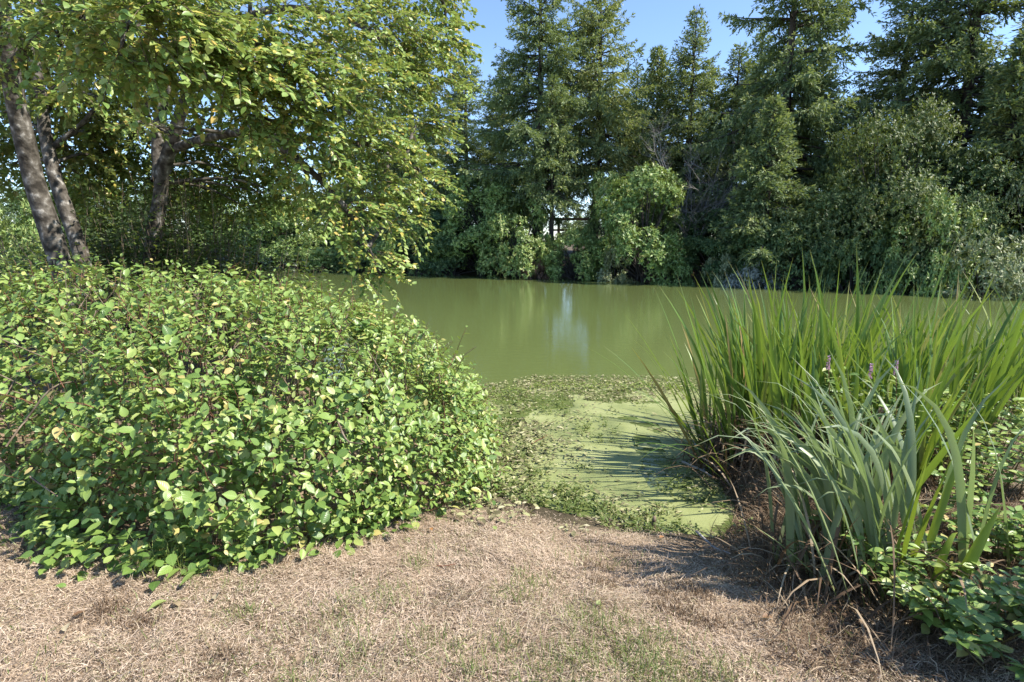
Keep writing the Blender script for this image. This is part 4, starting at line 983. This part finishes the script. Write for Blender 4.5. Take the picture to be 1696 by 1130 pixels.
q = 250000; x, y = scatter(q, -3.6, 2.6, 1.5, 4.1, lambda x, y: lawnkeep(x, y) * (np.abs(x) < .95 * y + .2)); n = len(x)
a = rng.random(n) * 6.283; L = rng.uniform(.008, .03, n); w = rng.uniform(.001, .0024, n); z = height(x, y) + rng.uniform(.001, .012, n)
d = np.stack([np.cos(a), np.sin(a), rng.normal(0, .35, n)], 1); sd = np.stack([-np.sin(a), np.cos(a), rng.normal(0, .5, n)], 1); p = np.stack([x, y, z], 1)
V = np.stack([p - sd * w[:, None], p + sd * w[:, None], p + d * L[:, None]], 1).reshape(-1, 3)
o = link('grass_chaff', mesh('grass_chaff', V, np.arange(3 * n).reshape(-1, 3), M['straw'], None, np.repeat(np.clip(.05 + .55 * np.clip((fbm(x * 1.8, y * 1.8, 71) - .5) * 1.9 + .5, 0, 1) + .4 * fbm(x * 9, y * 9, 73) + rng.normal(0, .17, n), 0, .95), 3)))
tag(o, 'short flat clippings of dry grass matted over the lawn', 'grass', kind='stuff')
tufts = [(G(px, py, 0)[:2], r) for px, py, r in [(1040, 1075, .16), (1180, 1090, .1), (560, 1000, .1), (930, 1060, .1), (1050, 1060, .13), (1075, 1030, .1), (720, 1040, .07), (880, 930, .08), (860, 960, .07), (590, 1060, .06), (960, 990, .07), (1120, 1110, .09), (330, 930, .07), (780, 1085, .06), (690, 900, .05), (400, 1000, .05), (830, 1040, .08), (640, 960, .09), (500, 1100, .08), (1010, 1000, .09), (900, 1110, .1)]]
xs, ys = [], []
for c, r in tufts:
    q = int(13000 * r * r) + 60; xs.append(rng.normal(c[0], r, q)); ys.append(rng.normal(c[1], r * .8, q))
x, y = scatter(11000, -3, 2, 1.6, 3.6, lambda x, y: lawnkeep(x, y) * np.clip((fbm(x * 2, y * 2, 88) - .5) * 4, 0, 1)); xs.append(x); ys.append(y)
x, y = np.concatenate(xs), np.concatenate(ys); n = len(x)
grass(n, x, y, rng.uniform(.03, .085, n), np.clip(rng.normal(.6, .35, n), 0, 1.4), rng.uniform(.0016, .0038, n), M['green'], 'green_grass', 'thin green grass regrowing in patches of the dry lawn', False)
xs, ys = [], []
for px, py, r in [(960, 1070, .16), (900, 1000, .12), (1000, 960, .1), (200, 1080, .2), (620, 1080, .14), (60, 900, .1), (760, 960, .1)]:
    c = G(px, py, 0)[:2]; xs.append(rng.normal(c[0], r, 420)); ys.append(rng.normal(c[1], r * .7, 420))
x, y = np.concatenate(xs), np.concatenate(ys); k = hedge_r(x, y) > 1.0; x, y = x[k], y[k]; n = len(x)
grass(n, x, y, rng.uniform(.06, .15, n), np.clip(rng.normal(1.25, .2, n), .3, 1.52), rng.uniform(.001, .002, n), M['straw'], 'long_straw', 'longer pale straw strands combed flat over the lawn', True, np.clip(rng.normal(.82, .1, n), 0, .95))
# taller yellow grass tuft at the hedge foot
c = G(255, 935, 0); n = 150; x, y = rng.normal(c[0], .07, n), rng.normal(c[1] + .06, .06, n)
grass(n, x, y, rng.uniform(.1, .24, n), np.clip(rng.normal(.6, .3, n), 0, 1.3), rng.uniform(.002, .004, n), M['weed'], 'grass_tuft', 'yellow green tuft of longer grass at the foot of the hedge', False)
c = G(400, 890, 0); n = 420; x, y = rng.normal(c[0], .2, n), rng.normal(c[1] + .1, .06, n)
grass(n, x, y, rng.uniform(.1, .26, n), np.clip(rng.normal(.55, .3, n), 0, 1.3), rng.uniform(.002, .0035, n), M['straw'], 'seeding_grass', 'pale dry long grass stems standing against the hedge front', False)
# brown stubble and thatch below the reeds
x, y = scatter(24000, 1.1, 3.4, 2.0, 4.6, lambda x, y: np.clip(near_sd(x, y) / .1, 0, 1) * np.clip((x - 1.15 - .2 * (y - 3)) / .3, 0, 1)); n = len(x)
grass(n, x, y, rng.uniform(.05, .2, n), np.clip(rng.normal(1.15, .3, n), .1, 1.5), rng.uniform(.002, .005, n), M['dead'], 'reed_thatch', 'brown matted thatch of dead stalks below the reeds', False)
sc = [G(px, py, -.05)[:2] for px, py in [(1110, 985), (1140, 1000), (1160, 960), (1100, 960), (990, 905), (1000, 940), (1180, 1010), (1130, 940), (165, 1030), (190, 1010), (230, 1040), (370, 1090)]]
xs = [rng.normal(c[0], .05, 170) for c in sc]; ys = [rng.normal(c[1], .03, 170) for c in sc]
x, y = np.concatenate(xs), np.concatenate(ys); n = len(x)
grass(n, x, y, rng.uniform(.02, .055, n), np.clip(rng.normal(.45, .3, n), 0, 1.2), rng.uniform(.002, .004, n), M['dead'], 'brown_stubble', 'short rusty brown stubble tufts in the dry lawn', False)

# ------------------------------------------------------------------ small things on the lawn
rng = np.random.default_rng(121)
FL = [(278, 1003, 'palegreen', .085, 'long curled green fallen leaf near the yellow grass tuft'), (297, 1012, 'tan', .06, 'tan curled leaf lying against the long green fallen leaf'),
      (360, 992, 'buff', .06, 'large buff fallen leaf on the straw right of the curled green one'), (110, 1055, 'buff', .06, 'pale buff fallen leaf low on the dry lawn near the corner'),
      (120, 1028, 'brown', .05, 'dark brown fallen leaf above the pale buff one'), (648, 856, 'orange', .05, 'pinkish orange fallen leaf under the hedge edge'),
      (695, 858, 'orange', .04, 'upright orange fallen leaf just right of another under the hedge edge'), (733, 860, 'palegreen', .045, 'pale green fallen leaf with dark spot past the hedge end'),
      (714, 880, 'orange', .035, 'small round orange fallen leaf below the pale green one'), (822, 868, 'palegreen', .045, 'thin green fallen leaf lying on straw below the cove'),
      (900, 873, 'brown', .04, 'small dark curled leaf on straw at the muddy edge'), (988, 1003, 'palegreen', .035, 'lime fallen leaf alone on the middle of the lawn'),
      (1093, 882, 'orange', .04, 'orange leaf on the muddy bank beside the small stump'), (1262, 1032, 'brown', .055, 'round red brown leaf in the shade of the irises'),
      (818, 985, 'tan', .04, 'small tan fallen leaf standing on edge in mid lawn'), (48, 930, 'palegreen', .075, 'flat green leaf on straw left of the hedge foot'),
      (960, 932, 'buff', .03, 'tiny buff fallen leaf on straw below the stump'), (1410, 1060, 'palegreen', .06, 'green fallen leaf on the shaded thatch below the irises')]
for (px, py, k, L, lb) in FL:
    p = G(px, py, 0); p = G(px, py, float(height(p[0], p[1]))); z = float(height(p[0], p[1]))
    a = rng.random() * 6.283; lv = Leaves()
    lv.add((0, 0, .022), (math.cos(a), math.sin(a), .12), np.array([0, 0, 1]) + rng.normal(0, .25, 3), L, L * .6, rng.uniform(.3, .7), rng.uniform(-.1, .3))
    g = lv.geo(OVALD); me = g.mesh('fallen_leaf', M['fall_' + k])
    o = link('fallen_leaf', me, None, (p[0], p[1], z)); tag(o, lb, 'leaf', 'fallen leaves on the lawn')

def stick(name, pts, r, label, mt, cat='stick'):
    w = []
    for px, py, h in pts:
        p = G(px, py, -.1); p = G(px, py, float(surfz(p[0], p[1])) + h); w.append(p)
    c = curve(w, 10); o0 = c[0]
    g = Geo(); V, T = tube(c - o0, np.linspace(r, r * .5, 10), 6, .25); g.add(V, T)
    d = unit(c[5] - c[3]); s_ = unit(np.cross(d, (0, 0, 1.)) + np.array([0, 0, .4]))
    g.add(*tube(curve([c[4] - o0, c[4] - o0 + (d + s_) * .04, c[4] - o0 + (d + s_ * 1.6) * .07], 4), np.linspace(r * .5, r * .2, 4), 4))
    o = link(name, g.mesh(name, mt), None, o0); tag(o, label, cat, 'sticks by the cove')
stick('stick', [(1153, 880, .03), (1175, 900, .02), (1185, 908, .015), (1210, 917, .01)], .008, 'pale bent stick lying at the water edge below the reeds', M['greytwig'])
stick('stick', [(1130, 765, .02), (1160, 778, .05), (1180, 790, .06)], .012, 'grey broken stick at the reed roots on the duckweed', M['greytwig'])
stick('stick', [(880, 735, .02), (895, 727, .02), (907, 720, .02)], .005, 'thin reddish twig floating on the duckweed', M['redtwig'])
stick('stick', [(722, 938, .012), (738, 937, .012), (755, 934, .012)], .004, 'short reddish twig lying on the dry lawn', M['redtwig'])
# small stump
p = G(1082, 868, -.3); z = float(surfz(p[0], p[1]))
g = Geo(); V, T = tube([(0, 0, -.03), (0, .003, .03), (.006, 0, .07), (.004, 0, .1)], [.024, .018, .016, .012], 9, .4); g.add(V, T)
o = link('stump', g.mesh('stump', M['twig']), None, (p[0], p[1], z)); tag(o, 'small broken brown stump standing at the edge of the duckweed', 'stump')
